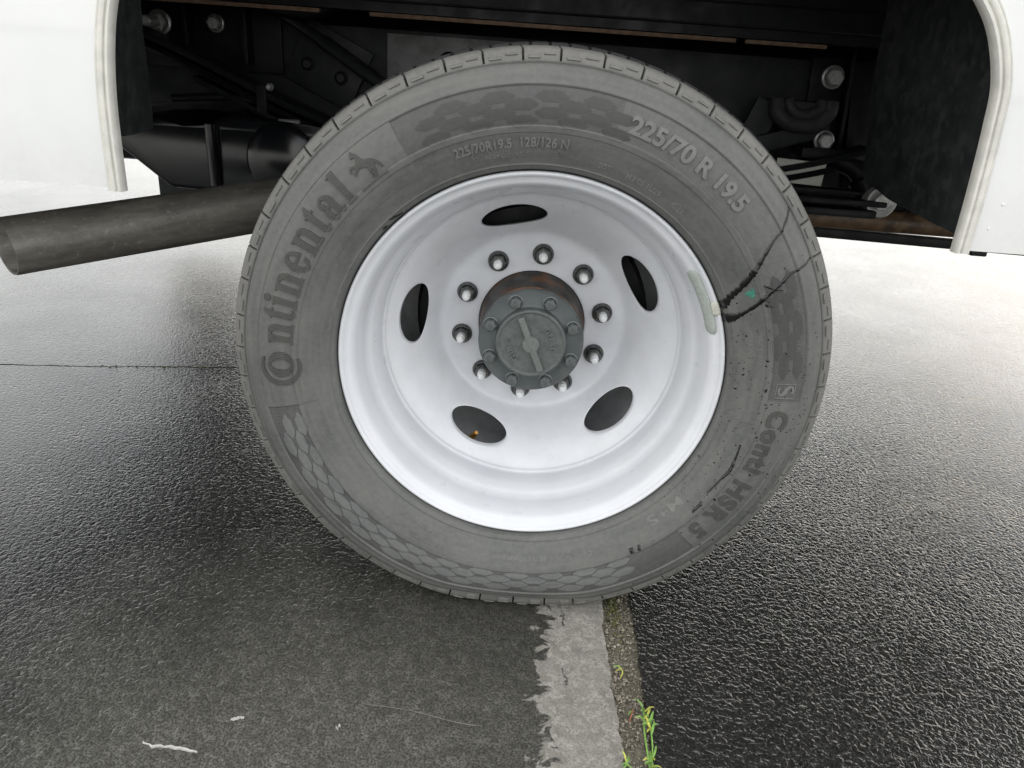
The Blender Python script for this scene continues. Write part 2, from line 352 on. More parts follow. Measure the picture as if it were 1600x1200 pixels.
# ------------------------------------------------------------------ the setting: ground, paving, joint
gm = pydata('ground', [(-300, -300, -0.014), (300, -300, -0.014), (300, 300, -0.014), (-300, 300, -0.014)], [(0, 1, 2, 3)], M['soil'])
tag(gm, kind='structure')
def wob(x, seed, amp):
    rr = np.random.default_rng(seed); ph = rr.uniform(0, 6.28, 9); fr = np.geomspace(9, 420, 9)
    return amp*sum(np.sin(x*f+p)/(1+0.45*i) for i, (f, p) in enumerate(zip(fr, ph)))/2.4
def crack_y(x): return 0.943 + 0.163*x
def sheet(name, poly, m, z=0.0, depth=0.013):
    """flat slab from a closed outline, with side skirts"""
    bm = bmesh.new(); top = [bm.verts.new((x, y, z)) for x, y in poly]; bot = [bm.verts.new((x, y, z-depth)) for x, y in poly]
    bm.faces.new(top); n = len(top)
    for i in range(n): bm.faces.new((top[i], bot[i], bot[(i+1) % n], top[(i+1) % n]))
    bmesh.ops.recalc_face_normals(bm, faces=bm.faces)
    me = bpy.data.meshes.new(name); bm.to_mesh(me); bm.free()
    o = link(name, me, m, smooth=False); tag(o, kind='structure'); return o
ys_ = np.concatenate([[-60], np.arange(-0.75, 0.95, 0.006)])
jl = [(0.142 + float(wob(y, 1, 0.006)), float(y)) for y in ys_]
xs_ = np.concatenate([np.arange(0.13, -1.9, -0.008), [-120]])
cn = [(float(x), float(crack_y(x) + wob(x, 2, 0.0035) - 0.0025)) for x in xs_]
cf = [(float(x), float(crack_y(x) + wob(x, 2, 0.0035) + wob(x*1.3, 5, 0.0020) + 0.0030)) for x in xs_]
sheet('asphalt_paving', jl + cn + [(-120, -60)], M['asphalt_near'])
yl = np.arange(crack_y(0.14)+0.02, 3.0, 0.02)
sheet('asphalt_paving', cf[::-1] + [(0.142, float(y)) for y in yl] + [(0.142, 200), (-120, 200)], M['asphalt_far'])
ysr = np.concatenate([[-60], np.arange(-0.75, 3.0, 0.006), [200]])
jr = [(0.187 + float(wob(y, 3, 0.004)), float(y)) for y in ysr]
sheet('asphalt_paving', jr[::-1] + [(120, -60), (120, 200)], M['asphalt_right'], z=0.001, depth=0.014)
def joint():
    v, f = [], []; xs = np.linspace(0.128, 0.201, 14); ys = np.arange(-0.7, 1.2, 0.006)
    for y in ys:
        for x in xs:
            c = 1-((x-0.1615)/0.034)**2
            v.append((x, y, -0.0085 + 0.004*max(0, 1-c) + 0.0022*math.sin(x*410+y*260)*math.sin(y*330-x*190) + 0.0012*rng.normal()))
    n = len(xs)
    for j in range(len(ys)-1):
        for i in range(n-1): f.append((j*n+i, j*n+i+1, (j+1)*n+i+1, (j+1)*n+i))
    tag(pydata('joint_filling', v, f, M['soil']), kind='structure')
joint()
def blobs(name, pts, size, m, flat=0.7):
    v, f = [], []
    base = np.array([(1, 0, 0), (-1, 0, 0), (0, 1, 0), (0, -1, 0), (0, 0, 1), (0, 0, -1)], float)
    tri = [(0, 2, 4), (2, 1, 4), (1, 3, 4), (3, 0, 4), (2, 0, 5), (1, 2, 5), (3, 1, 5), (0, 3, 5)]
    for i, p in enumerate(pts):
        s = size*rng.lognormal(0, 0.45); a = rng.uniform(0, 6.28); b = base*np.array([s*rng.uniform(.6, 1.2), s*rng.uniform(.6, 1.2), s*flat])
        b = b + rng.normal(0, s*0.15, b.shape)
        c, s_ = math.cos(a), math.sin(a); b = b @ np.array([[c, s_, 0], [-s_, c, 0], [0, 0, 1]])
        o = len(v); v.extend(b+np.array(p)); f.extend([tuple(o+k for k in t) for t in tri])
    return pydata(name, v, f, m, smooth=False)
gp = [(rng.uniform(0.143, 0.186), rng.uniform(-0.45, 0.35), -0.0065+rng.uniform(0, 0.003)) for _ in range(2600)]
tag(blobs('grit', gp, 0.0013, M['grit']), 'sandy grit filling the paving joint in front of the tyre', 'grit', kind='stuff')
mp_ = [(0.1600+rng.normal(0, 0.006), 0.03-abs(rng.normal(0, 0.045)), -0.006+rng.uniform(0, 0.004)) for _ in range(170)]
mp_ += [(x, crack_y(x)+wob(x, 2, 0.0035)+rng.normal(0, 0.003), -0.003+rng.uniform(0, 0.0025)) for x in rng.uniform(-1.7, 0.1, 900) if math.sin(x*11)+math.sin(x*23+1) > -0.7]
tag(blobs('moss', mp_, 0.0017, M['moss'], 0.8), 'yellow-green moss in the paving crack and joint', 'moss', kind='stuff')

# ------------------------------------------------------------------ the truck
truck = bpy.data.objects.new('truck', None); COL.objects.link(truck)
tag(truck, 'white truck with white steel rear wheel, black wheel arch and exhaust pipe', 'truck')
WC = (0, 0, HUB)

# ---- tyre
_base = smooth_curve([(0.2540, 0.0240), (0.2600, 0.0130), (0.2628, 0.0010), (0.2660, -0.0055), (0.2720, -0.0098), (0.2850, -0.0165), (0.3000, -0.0225), (0.3150, -0.0262), (0.3300, -0.0275),
                      (0.3450, -0.0264), (0.3600, -0.0225), (0.3715, -0.0160), (0.3830, -0.0085), (0.3900, -0.0030), (0.3960, 0.0010)], 24)
def base_y(r): return np.interp(r, _base[:, 0], _base[:, 1])
def relief(r, th):
    """moulded relief of the sidewall in metres outward; th in degrees"""
    r = np.asarray(r, float); th = np.asarray(th, float)
    h = 0.0012*(sstep(0.3078, 0.3086, r)-sstep(0.3150, 0.3160, r))           # double rib
    h = h + 0.0009*np.exp(-((r-0.2700)/0.0007)**2)                            # rim line
    h = h + 0.0005*np.exp(-((r-0.2650)/0.0006)**2)
    h = h + 0.0012*sstep(0.3590, 0.3606, r)*(1-sstep(0.3790, 0.3815, r))
    h = h + 0.0016*np.exp(-((r-0.3705)/0.0075)**2) - 0.0010*np.exp(-((r-0.3655)/0.0035)**2)
    h = h - 0.0024*np.exp(-((r-0.3826)/0.0010)**2)
    zone = np.where((th > -1.95) & (th < 121.45), 1.0, 0.0) + np.where((th > -168.2) & (th < -43.9), 1.0, 0.0)
    h = h - 0.0010*zone*sstep(0.3152, 0.3160, r)*(1-sstep(0.3586, 0.3594, r))
    z2 = np.where((th > 121.45), 1.0, 0.0)*np.where(th < 192, 1.0, 0.0) + np.where(th < -168.2, 1.0, 0.0)
    h = h + 0.0005*z2*sstep(0.2885, 0.2895, r)*(1-sstep(0.3586, 0.3594, r))
    box = np.where((th > -35.6) & (th < -8.6), 1.0, 0.0)
    h = h - 0.0006*box*sstep(0.2775, 0.2783, r)*(1-sstep(0.3068, 0.3076, r))
    return h
def deform(x, y, z):
    """flatten the bottom against the ground"""
    r = np.hypot(x, z); phi = np.arctan2(x, -z)
    need = 0.4052*np.cos(phi) - HUB
    k = 0.0030; need = k*np.log1p(np.exp(np.clip(need/k, -40, 40))); need = np.where(z < 0, need, 0.0)
    own = r*np.cos(phi) - (HUB-0.0012); own = k*np.log1p(np.exp(np.clip(own/k, -40, 40))); own = np.where(z < 0, own, 0.0)
    w = sstep(0.3845, 0.3920, r)
    t = np.clip((r-0.262)/(0.4052-0.262), 0, 1.05)
    return x, y - 0.006*(need/0.017)*np.sin(PI*np.clip(t, 0, 1)), z + (1-w)*need*t**1.2 + w*own
def surf(r, th, h=0.0):
    """point on the moulded sidewall; r in m, th in degrees (scalars or arrays)"""
    r = np.asarray(r, float); th = np.asarray(th, float)
    y = base_y(r); dy = (base_y(r+0.0006)-base_y(r-0.0006))/0.0012
    ln = np.sqrt(1+dy*dy); nr, ny = dy/ln, -1/ln
    thn = (th+180) % 360-180
    H = relief(r, thn)+h
    rr = r+nr*H; yy = y+ny*H; a = np.radians(th)
    return np.stack(deform(rr*np.cos(a), yy, rr*np.sin(a)), -1)
def make_tyre():
    rs = np.unique(np.round(np.concatenate([np.linspace(0.2545, 0.3845, 74), [0.2642, 0.2650, 0.2658, 0.2690, 0.2696, 0.2700, 0.2704, 0.2710, 0.2774, 0.2784, 0.2884, 0.2896,
        0.3067, 0.3077, 0.3087, 0.3078, 0.3086, 0.3150, 0.3154, 0.3160, 0.3162, 0.3585, 0.3590, 0.3595, 0.3598, 0.3602, 0.3607, 0.3814, 0.3818, 0.3822, 0.3826, 0.3830, 0.3834, 0.3838, 0.3844]]), 5))
    th = np.arange(0, 360, 1/3.0)
    for a in (-1.95, 121.45, -168.2, -43.9, -35.6, -8.6, 192.0):     # sharp radial steps
        i = np.argmin(abs((th-a+180) % 360-180)); th[i] = (a-0.03) % 360; th[(i+1) % len(th)] = (a+0.03) % 360
    th = np.sort(th)
    R, T = np.meshgrid(rs, th, indexing='ij')
    V = surf(R, T).reshape(-1, 3)
    # under the tread blocks and over the crown to the far side
    extra = [(0.3860, -0.0020), (0.3870, 0.0060), (0.3880, 0.0200), (0.3885, 0.0255), (0.4030, 0.0260), (0.4040, 0.0272), (0.4056, 0.0600), (0.4045, 0.0770), (0.3940, 0.0775), (0.3940, 0.0850),
             (0.4050, 0.0855), (0.4052, 0.1200), (0.3940, 0.1205), (0.3940, 0.1280), (0.4048, 0.1285), (0.4035, 0.1600), (0.4000, 0.1980), (0.3850, 0.2080), (0.3500, 0.2190), (0.3100, 0.2150), (0.2700, 0.1900), (0.2560, 0.1750)]
    a = np.radians(th); E_ = []
    notch = np.where(np.arange(len(a)) % 10 == 3, 0.006, 0.0)
    for q, (r, y) in enumerate(extra):
        rr = r-(notch if 4 <= q <= 6 else 0.0); E_.append(np.stack(deform(rr*np.cos(a), np.full_like(a, y), rr*np.sin(a)), -1))
    V = np.vstack([V]+E_); nr, nt = len(rs)+len(extra), len(th)
    i, j = np.meshgrid(np.arange(nr-1), np.arange(nt), indexing='ij'); i = i.ravel(); j = j.ravel(); k = (j+1) % nt
    F = np.stack([i*nt+j, i*nt+k, (i+1)*nt+k, (i+1)*nt+j], -1)
    me = bpy.data.meshes.new('tyre'); me.vertices.add(len(V)); me.vertices.foreach_set('co', V.ravel())
    me.loops.add(F.size); me.loops.foreach_set('vertex_index', F.ravel().astype(np.int32))
    me.polygons.add(len(F)); me.polygons.foreach_set('loop_start', np.arange(0, F.size, 4, dtype=np.int32)); me.update(); me.validate()
    o = link('tyre', me, M['rubber'], truck, WC)
    me.materials.append(M['rubber_band']); me.materials.append(M['rubber_dark'])
    tm = ((th[j]+180) % 360)-180; rm_ = np.concatenate([rs, np.full(len(extra), 0.9)])
    slot = np.where((((tm > -168.15) & (tm < -43.95)) | ((tm > 76) & (tm < 121.4)) | ((tm > -1.9) & (tm < 27))) & (rm_[i] > 0.3155) & (rm_[i] < 0.3588), 1, 0); slot = np.where(i >= len(rs)-1, 2, slot)
    me.polygons.foreach_set('material_index', slot.astype(np.int32)); me.set_sharp_from_angle(angle=math.radians(38))
    return o
tyre = make_tyre(); tag(tyre, 'dusty dark grey outer tyre with raised lettering and wet streaks')

# ---- tread blocks round the shoulder
def make_blocks():
    nb = 52; edges = [0.0]
    for i in range(nb): edges.append(edges[-1]+rng.uniform(0.9, 1.1))
    edges = np.array(edges)/edges[-1]*360+1.2
    for i in range(nb):
        t0, t1 = edges[i]+0.16, edges[i+1]-0.16
        # cross-section (r, y) of a shoulder block, from the groove under it round to the first tread groove
        prof = [(0.3842, -0.0072), (0.3880, -0.0066), (0.3940, -0.0034), (0.3966, -0.0018), (0.3984, 0.0010), (0.3998, 0.0060), (0.4008, 0.0120), (0.3998, 0.0145), (0.3900, 0.0150), (0.3860, 0.0120), (0.3850, 0.0020)]
        cols = np.concatenate([[t0, t0+0.10], np.linspace(t0+0.5, t1-0.5, 9), [t1-0.10, t1]])
        v, f = [], []
        npf = len(prof)
        for ci, t in enumerate(cols):
            inset = 0.0009 if ci in (0, len(cols)-1) else 0.0
            for pi, (r, y) in enumerate(prof):
                rr = r - (inset if 1 <= pi <= 7 else 0); yy = y + (inset if pi <= 3 else 0)
                a = math.radians(t + (0.10 if 5 <= pi <= 7 else 0)*(1 if pi != 5 else 0.5)*4)       # the grooves slant across the tread
                v.append(deform(rr*math.cos(a), yy, rr*math.sin(a)))
        for c in range(len(cols)-1):
            for q in range(npf): f.append((c*npf+q, c*npf+(q+1) % npf, (c+1)*npf+(q+1) % npf, (c+1)*npf+q))
        f.append(tuple(range(npf))[::-1]); f.append(tuple((len(cols)-1)*npf+q for q in range(npf)))
        # two little raised dashes on the side face
        w = (t1-t0)
        for (ra, rb, ta, tb) in ((0.3905, 0.3935, 0.12, 0.44), (0.3866, 0.3908, 0.55, 0.88)):
            o = len(v); A = [t0+w*ta, t0+w*tb]
            for (r, hh) in ((ra, 0.0), (rb, 0.0), (rb-0.0009, 0.0016), (ra+0.0009, 0.0016)):
                y = np.interp(r, [0.388, 0.3940], [-0.0066, -0.0034]) + 0.0002 - hh*1.2
                for s, t in enumerate(A):
                    a = math.radians(t+(0.05 if s == 0 else -0.05)*(1 if hh else 0)); v.append(deform(r*math.cos(a), y, r*math.sin(a)))
            f += [(o, o+1, o+7, o+6), (o+6, o+7, o+5, o+4), (o+4, o+5, o+3, o+2), (o, o+6, o+4, o+2), (o+1, o+3, o+5, o+7)]
        b = pydata('tread_block', v, f, M['rubber_tread'], tyre, sharp=35)
        bm = bmesh.new(); bm.from_mesh(b.data); bmesh.ops.recalc_face_normals(bm, faces=bm.faces); bm.to_mesh(b.data); bm.free()
make_blocks()

# ---- raised shapes on the sidewall, from signed distance fields (mm) ------------------
def bx(x0, x1, y0, y1): return lambda x, y: np.maximum(np.maximum(x0-x, x-x1), np.maximum(y0-y, y-y1))
def el(cx, cy, a, b): return lambda x, y: (np.sqrt(((x-cx)/a)**2+((y-cy)/b)**2)-1)*min(a, b)
def U(*fs): return lambda x, y: np.minimum.reduce([f(x, y) for f in fs])
def I(*fs): return lambda x, y: np.maximum.reduce([f(x, y) for f in fs])
def sub(a, b): return lambda x, y: np.maximum(a(x, y), -b(x, y))
def hp(px, py, nx, ny): return lambda x, y: ((x-px)*nx+(y-py)*ny)/math.hypot(nx, ny)
def sh(f, dx, dy=0, sx=1.0): return lambda x, y: f((x-dx)/sx, y-dy)
def poly(pts):
    P = np.array(pts, float)
    def f(x, y):
        d = np.full(np.shape(x), 1e9); ins = np.zeros(np.shape(x), bool)
        for a, b in zip(P, np.roll(P, -1, 0)):
            e = b-a; wx, wy = x-a[0], y-a[1]; t = np.clip((wx*e[0]+wy*e[1])/(e@e+1e-12), 0, 1)
            d = np.minimum(d, np.hypot(wx-e[0]*t, wy-e[1]*t))
            c = ((a[1] > y) != (b[1] > y)) & (x < (b[0]-a[0])*(y-a[1])/((b[1]-a[1]) if b[1] != a[1] else 1e-9)+a[0]); ins ^= c
        return np.where(ins, -d, d)
    return f
def raised(name, sdf, box, theta0, r0, m, h=0.0007, step=0.5, R=0.333, parent=None):
    """grid patch inside the field, snapped to its outline, laid on the tyre; u runs clockwise from theta0, v outward from r0"""
    x0, x1, y0, y1 = box
    xs = np.arange(x0, x1+step, step); ys = np.arange(y0, y1+step, step)
    X, Y = np.meshgrid(xs, ys, indexing='ij'); e = 0.05
    for _ in range(2):
        D = sdf(X, Y); gx = (sdf(X+e, Y)-sdf(X-e, Y))/(2*e); gy = (sdf(X, Y+e)-sdf(X, Y-e))/(2*e); g = np.maximum(np.hypot(gx, gy), 0.3)
        near = abs(D)/g < step*0.62
        X = np.where(near, X-gx/g*np.clip(D/g, -step*.45, step*.45), X); Y = np.where(near, Y-gy/g*np.clip(D/g, -step*.45, step*.45), Y)
    D = sdf(X, Y)
    Cx = (X[:-1, :-1]+X[1:, :-1]+X[1:, 1:]+X[:-1, 1:])/4; Cy = (Y[:-1, :-1]+Y[1:, :-1]+Y[1:, 1:]+Y[:-1, 1:])/4
    keep = (sdf(Cx, Cy) < 0) & (np.maximum.reduce([D[:-1, :-1], D[1:, :-1], D[1:, 1:], D[:-1, 1:]]) < step*0.5)
    ny = len(ys); ii, jj = np.nonzero(keep)
    if not len(ii): return None
    q = np.stack([ii*ny+jj, (ii+1)*ny+jj, (ii+1)*ny+jj+1, ii*ny+jj+1], -1)
    ed = {}
    for a in q:
        for k in range(4):
            p = (int(a[k]), int(a[(k+1) % 4])); ed[p] = 1
    bd = [p for p in ed if (p[1], p[0]) not in ed]
    used = np.unique(q); top = {int(v): i for i, v in enumerate(used)}
    Xf, Yf = X.ravel(), Y.ravel()
    th = theta0-np.degrees(Xf[used]*0.001/R); rr = r0+Yf[used]*0.001
    V = list(surf(rr, th, h)); nt = len(V); F = [tuple(top[int(v)] for v in a) for a in q]
    low = {}
    for p in bd:
        for v in p:
            if v not in low:
                low[v] = nt+len(low)
    lv = list(low); V += list(surf(rr[[top[v] for v in lv]], th[[top[v] for v in lv]], -0.0004))
    for a, b in bd: F.append((top[b], top[a], low[a], low[b]))
    o = pydata(name, V, F, m, parent or tyre)
    me = o.data; me.set_sharp_from_angle(angle=math.radians(50)); return o
# serif letters, x-height 31, ascender 42
g_n = U(bx(3, 11.5, 0, 31), bx(0, 11.5, 28.4, 31), bx(0, 14.5, 0, 2.4), bx(19, 27.5, 0, 20), bx(16, 30.5, 0, 2.4),
        sub(I(el(17.5, 19.5, 10, 12.2), hp(0, 19.5, 0, -1)), el(14.2, 18.5, 5.2, 9.0)))
g_t = U(I(bx(3.5, 12, 4.5, 40), hp(3.5, 33, -1, 0.85)), bx(0, 16, 28.4, 31), sub(I(el(11.2, 7.5, 7.7, 8), hp(0, 9, 0, 1)), el(14.8, 9.5, 4.0, 5.8)))
g_t = I(g_t, bx(-1, 17.5, -1, 41))
g_i = U(bx(3, 11.5, 0, 31), bx(0, 11.5, 28.4, 31), bx(0, 14.5, 0, 2.4), el(7, 38.4, 4.6, 4.6))
g_e = U(sub(sub(el(12.5, 15.4, 12.5, 16), el(13.4, 15.4, 5.0, 12.6)), bx(14, 30, 9.0, 15.2)), I(bx(6, 24.6, 15.2, 18), el(12.5, 15.4, 12.4, 16)))
g_a = U(bx(14, 22.3, 2.5, 22), sub(I(el(11.8, 21, 10.5, 10.4), hp(0, 20, 0, -1)), el(9.8, 20.5, 4.2, 7.6)), el(5.2, 21.4, 3.9, 3.7),
        sub(el(9.6, 9.2, 9.4, 9.4), el(12.2, 9.2, 4.0, 6.2)), I(el(22.6, 4.6, 4.5, 5), hp(0, 4.6, 0, 1)))
g_l = U(bx(3.5, 12, 0, 42), I(bx(0, 12, 38.4, 42), hp(0, 39, -0.4, 1.0)), bx(0, 15.5, 0, 2.4))
g_o = sub(el(19, 15.7, 17.5, 16.7), el(19, 15.7, 7.2, 13.2))
g_c = sub(sub(el(18, 15.7, 27.5, 26.6), el(20.5, 15.7, 22.6, 22.6)), I(hp(31, 0, -1, 0), bx(-99, 99, -30, 60)))
horse = poly([(12.4, 38.4), (11.0, 36.6), (12.2, 35.4), (14.6, 36.0), (16.4, 35.0), (16.2, 32.4), (14.2, 29.6), (12.4, 27.4), (9.0, 28.6), (5.0, 29.4), (3.0, 27.6), (1.2, 23.4), (2.8, 23.2), (4.8, 26.6), (8.2, 26.0), (10.6, 24.2), (8.0, 22.0), (4.6, 21.4), (4.6, 17.2), (6.2, 17.4), (6.8, 19.8), (10.2, 20.6), (14.0, 22.0), (18.6, 19.8), (22.6, 17.0),
              (22.4, 13.6), (20.2, 10.4), (21.8, 7.6), (20.4, 4.0), (21.8, 3.0), (24.0, 7.6), (22.8, 10.4), (26.4, 13.4), (27.2, 10.0), (25.4, 7.0), (25.0, 3.2), (26.8, 3.0), (27.8, 6.4), (30.2, 9.6), (30.8, 14.0), (33.0, 17.4), (35.4, 14.8), (36.4, 10.4), (39.2, 7.6), (39.4, 11.4), (38.2, 16.4), (35.6, 19.6), (33.4, 22.4), (29.4, 25.0), (25.2, 26.6), (22.4, 29.2), (21.2, 33.6), (19.0, 38.2), (16.6, 40.8), (16.2, 43.2), (14.8, 41.4), (13.6, 41.0)])
def put(sdf, box, th_left, m='rubber_mark', name='raised_letter', sx=1.0, r0=0.3138, h=0.0016):
    f = sh(sdf, 0, 0, sx); b = (box[0]*sx-0.5, box[1]*sx+0.5, box[2]-0.5, box[3]+0.5)
    return raised(name, f, b, th_left, r0, M[m], h)
put(g_o, (1, 37, -1.5, 33), 184.6, sx=1.03); put(g_c, (-10, 47, -11.5, 43), 184.9, sx=0.98)
put(g_n, (0, 31, 0, 32), 176.2, sx=0.98); put(g_t, (0, 18, 0, 41), 170.5, sx=0.9); put(g_i, (0, 15, 0, 44), 167.4)
put(g_n, (0, 31, 0, 32), 164.2, sx=0.98); put(g_e, (0, 26, -1, 32), 158.3); put(g_n, (0, 31, 0, 32), 153.2, sx=0.98)
put(g_t, (0, 18, 0, 41), 147.4, sx=0.95); put(g_a, (0, 28, -1, 32), 143.7); put(g_l, (0, 16, 0, 43), 138.3)
put(horse, (1, 41, 2, 44), 133.7, name='horse_emblem'); put(bx(0, 42.5, 0.6, 1.9), (0, 43, 0, 2.5), 134.0, name='emblem_underline')
# hexagons of the sidewall band
hexa = lambda w, hgt: I(bx(-w/2, w/2, -hgt/2, hgt/2), hp(w/2, 0, 1, 1.75), hp(w/2, 0, 1, -1.75), hp(-w/2, 0, -1, 1.75), hp(-w/2, 0, -1, -1.75))
def hexes():
    for row, r in enumerate((0.3205, 0.3295, 0.3387, 0.3478)):
        off = 0 if row % 2 == 0 else 4.6
        for k in range(-19, 20):
            th = -89.3+9.2*k+off
            t = (th+180) % 360-180
            ok = (-163 < t < -58) or (7 < t < 30) or (72 < t < 117)
            if not ok: continue
            f = hexa(40.5, 12.6)
            lowpart = t < -40
            hh = 0.0009 if lowpart else 0.0004
            raised('raised_hexagon', f, (-20, 20, -7.0, 7.0), t, r, M['rubber_hex' if lowpart else 'rubber_hexdark'], hh, step=1.4)
hexes()
# sans lettering through the built-in font
def text_verts(s, size, bold=0.0, spacing=1.0):
    cu = bpy.data.curves.new('lettering', 'FONT'); cu.body = s; cu.size = size; cu.offset = bold; cu.space_character = spacing
    cu.extrude = 0.5; cu.resolution_u = 4; cu.align_x = 'LEFT'
    ob = bpy.data.objects.new('lettering', cu); COL.objects.link(ob)
    dg = bpy.context.evaluated_depsgraph_get()
    me = bpy.data.meshes.new_from_object(ob.evaluated_get(dg)); bpy.data.objects.remove(ob)
    bm = bmesh.new(); bm.from_mesh(me); bpy.data.meshes.remove(me); bmesh.ops.remove_doubles(bm, verts=bm.verts, dist=1e-5)
    return bm
def letter_line(s, cap_mm, th_left, th_right, r0, m='rubber_text', h=0.0007, bold=0.0, name='raised_lettering', mapper=None, spacing=1.0):
    bm = text_verts(s, cap_mm/0.70, bold, spacing)
    xs = [v.co.x for v in bm.verts]; ys = [v.co.y for v in bm.verts]; x0, x1 = min(xs), max(xs)
    y0, y1 = min(ys), max(ys)
    for k in np.arange(0.2, 1.0, 0.2):
        bmesh.ops.bisect_plane(bm, geom=bm.verts[:]+bm.edges[:]+bm.faces[:], plane_co=(0, y0+(y1-y0)*k, 0), plane_no=(0, 1, 0))
    for v in bm.verts:
        th = th_left+(th_right-th_left)*(v.co.x-x0)/(x1-x0); r = r0+v.co.y*0.001
        hh = h if v.co.z > 0 else -0.0004
        v.co = mapper(r, th, hh) if mapper else Vector(surf(r, th, hh))
    return bm_obj(name, bm, M[m], None, smooth=False)
def on_tyre(*a, **k): o = letter_line(*a, **k); o.parent = tyre; return o
on_tyre('225/70 R 19.5', 19.5, 74.2, 45.2, 0.3275, h=0.0022, bold=0.9)
on_tyre('Conti HSR 5', 25.5, -3.6, -41.6, 0.3230, m='rubber_mark', bold=1.5, h=0.0014, spacing=1.16)
on_tyre('225/70R19.5  128/126 N', 10.5, 112.0, 85.4, 0.2915, h=0.0014, bold=0.45)
on_tyre('TUBELESS', 4.0, 105.0, 99.0, 0.2868, h=0.0005, bold=0.1); on_tyre('REGROOVABLE', 4.0, 105.2, 94.5, 0.2808, h=0.0005, bold=0.1)
on_tyre('780 kPa', 4.2, 91.0, 86.6, 0.2855, h=0.0005, bold=0.1); on_tyre('11 22', 4.0, 90.6, 87.4, 0.2785, h=0.0005, bold=0.1)
on_tyre('DOT', 6.0, 77.6, 74.4, 0.2785, h=0.0006, bold=0.15); on_tyre('M3 05 1U29', 6.5, 70.2, 60.5, 0.2785, h=0.0006, bold=0.2)
on_tyre('4022', 5.5, 57.2, 53.2, 0.2795, h=0.0006, bold=0.2)
on_tyre('M+S', 13.0, -37.2, -49.0, 0.2800, h=0.0006, bold=0.1)
on_tyre('RETREADABLE', 6.0, -81.0, -93.6, 0.2900, h=0.0005, bold=0.1); on_tyre('ContiLifeCycle', 6.5, -67.6, -79.6, 0.2915, h=0.0005, bold=0.1)
on_tyre('SAFETY WARNING', 4.6, -115.0, -127.0, 0.2835, h=0.0005); on_tyre('SERIOUS INJURY MAY RESULT FROM', 4.6, -114.6, -133.6, 0.2990, h=0.0005)
on_tyre('MADE IN SLOVAKIA', 5.0, 16.0, 4.0, 0.2985, h=0.0005); on_tyre('MAX LOAD SINGLE', 5.0, 16.5, 5.0, 0.2870, h=0.0005)
# ring round the month code and the small swirl badge above the model name
ringf = sub(el(0, 0, 9, 4.6), el(0, 0, 8.0, 3.6)); raised('code_ring', ringf, (-10, 10, -6, 6), 55.2, 0.2822, M['rubber_text'], 0.0005, step=0.5)
raised('circle_mark', sub(el(0, 0, 5, 5), el(0, 0, 4.0, 4.0)), (-6, 6, -6, 6), 107.6, 0.2855, M['rubber_text'], 0.0006, step=0.45)
on_tyre('E4', 4.0, 108.2, 107.0, 0.2838, h=0.0005, bold=0.1)
badge = U(sub(bx(-10, 11, -13, 13), bx(-9, 10, -12, 12)), sub(I(el(0, 5.5, 7.5, 6.0), hp(4, 0, 1, 0)), el(0, 5.5, 5.0, 3.4)), sub(I(el(0, -4.5, 7.5, 6.0), hp(-4, 0, -1, 0)), el(0, -4.5, 5.0, 3.4)), I(bx(-7, 7, -8, 8), hp(0, 2.2, 0.8, 1), hp(0, -2.2, -0.8, -1)))
raised('square_badge', badge, (-11, 12, -14, 14), 1.3, 0.3360, M['rubber_text'], 0.0007, step=0.6)
# panel outline strokes
def stroke(name, pts, w, m, h=0.0012, under=-0.0003):
    """flat ribbon through (r mm, theta) points"""
    P = smooth_curve([(r*0.001*1.0, t) for r, t in pts], 10) if len(pts) > 2 else np.linspace(*[np.array((r*0.001, t)) for r, t in pts], 24)
    v, f = [], []; n = len(P)
    W = np.interp(np.linspace(0, 1, n), np.linspace(0, 1, len(w)), w) if isinstance(w, (list, tuple)) else np.full(n, w)
    if isinstance(w, (list, tuple)): W = W*rng.uniform(0.72, 1.25, n)
    for i, (r, t) in enumerate(P):
        a = P[max(i-1, 0)]; b = P[min(i+1, n-1)]
        dr, dt = (b-a)[0], math.radians((b-a)[1])*r; ln = math.hypot(dr, dt)+1e-12; nr, nt_ = -dt/ln, dr/ln
        for s in (-1, -0.5, 0.5, 1):
            v.append(surf(r+nr*s*W[i]/2, t+math.degrees(nt_*s*W[i]/2/r), h if abs(s) < 0.9 else under))
    for i in range(n-1):
        for k in range(3): f.append((i*4+k, i*4+k+1, (i+1)*4+k+1, (i+1)*4+k))
    return pydata(name, v, f, m, tyre)
stroke('wet_streak', [(262, 24.2), (267, 25.3), (276, 27.1), (291.7, 29.0), (308, 31.1), (321, 32.8), (337, 34.8), (351, 36.0), (358, 36.3), (375, 38.5), (381, 39.2)], [0.0100, 0.0120, 0.0085, 0.0080, 0.0095, 0.0070, 0.0050, 0.0032, 0.0030, 0.0036, 0.0026], M['wet'])
stroke('wet_streak', [(261.5, 20.7), (267, 20.9), (272.5, 21.1), (283, 21.8), (299.5, 23.3), (317.4, 25.1), (332.5, 26.3), (349, 27.6), (363, 27.9), (381, 28.5)], [0.0110, 0.0150, 0.0140, 0.0075, 0.0065, 0.0080, 0.0060, 0.0050, 0.0040, 0.0034], M['wet'])
stroke('wet_streak', [(315.3, 27.5), (321, 26.8), (326.5, 25.9), (336.2, 25.0)], [0.0015, 0.0040, 0.0045, 0.0012], M['wet'])
stroke('wet_streak', [(312.4, 24.3), (317, 23.8), (313.4, 22.9), (321.6, 21.9)], [0.0035, 0.0045, 0.0045, 0.0012], M['wet'])
stroke('wet_streak', [(303.2, -14.7), (306, -18.5), (308.4, -22.3), (305.8, -25.9), (304, -30.8)], [0.0020, 0.0030, 0.0048, 0.0032, 0.0024], M['wet'])
stroke('wet_streak', [(306, -33.6), (308.5, -34.6), (308, -36.4), (309.5, -37.6)], [0.0030, 0.0050, 0.0050, 0.0020], M['wet'])
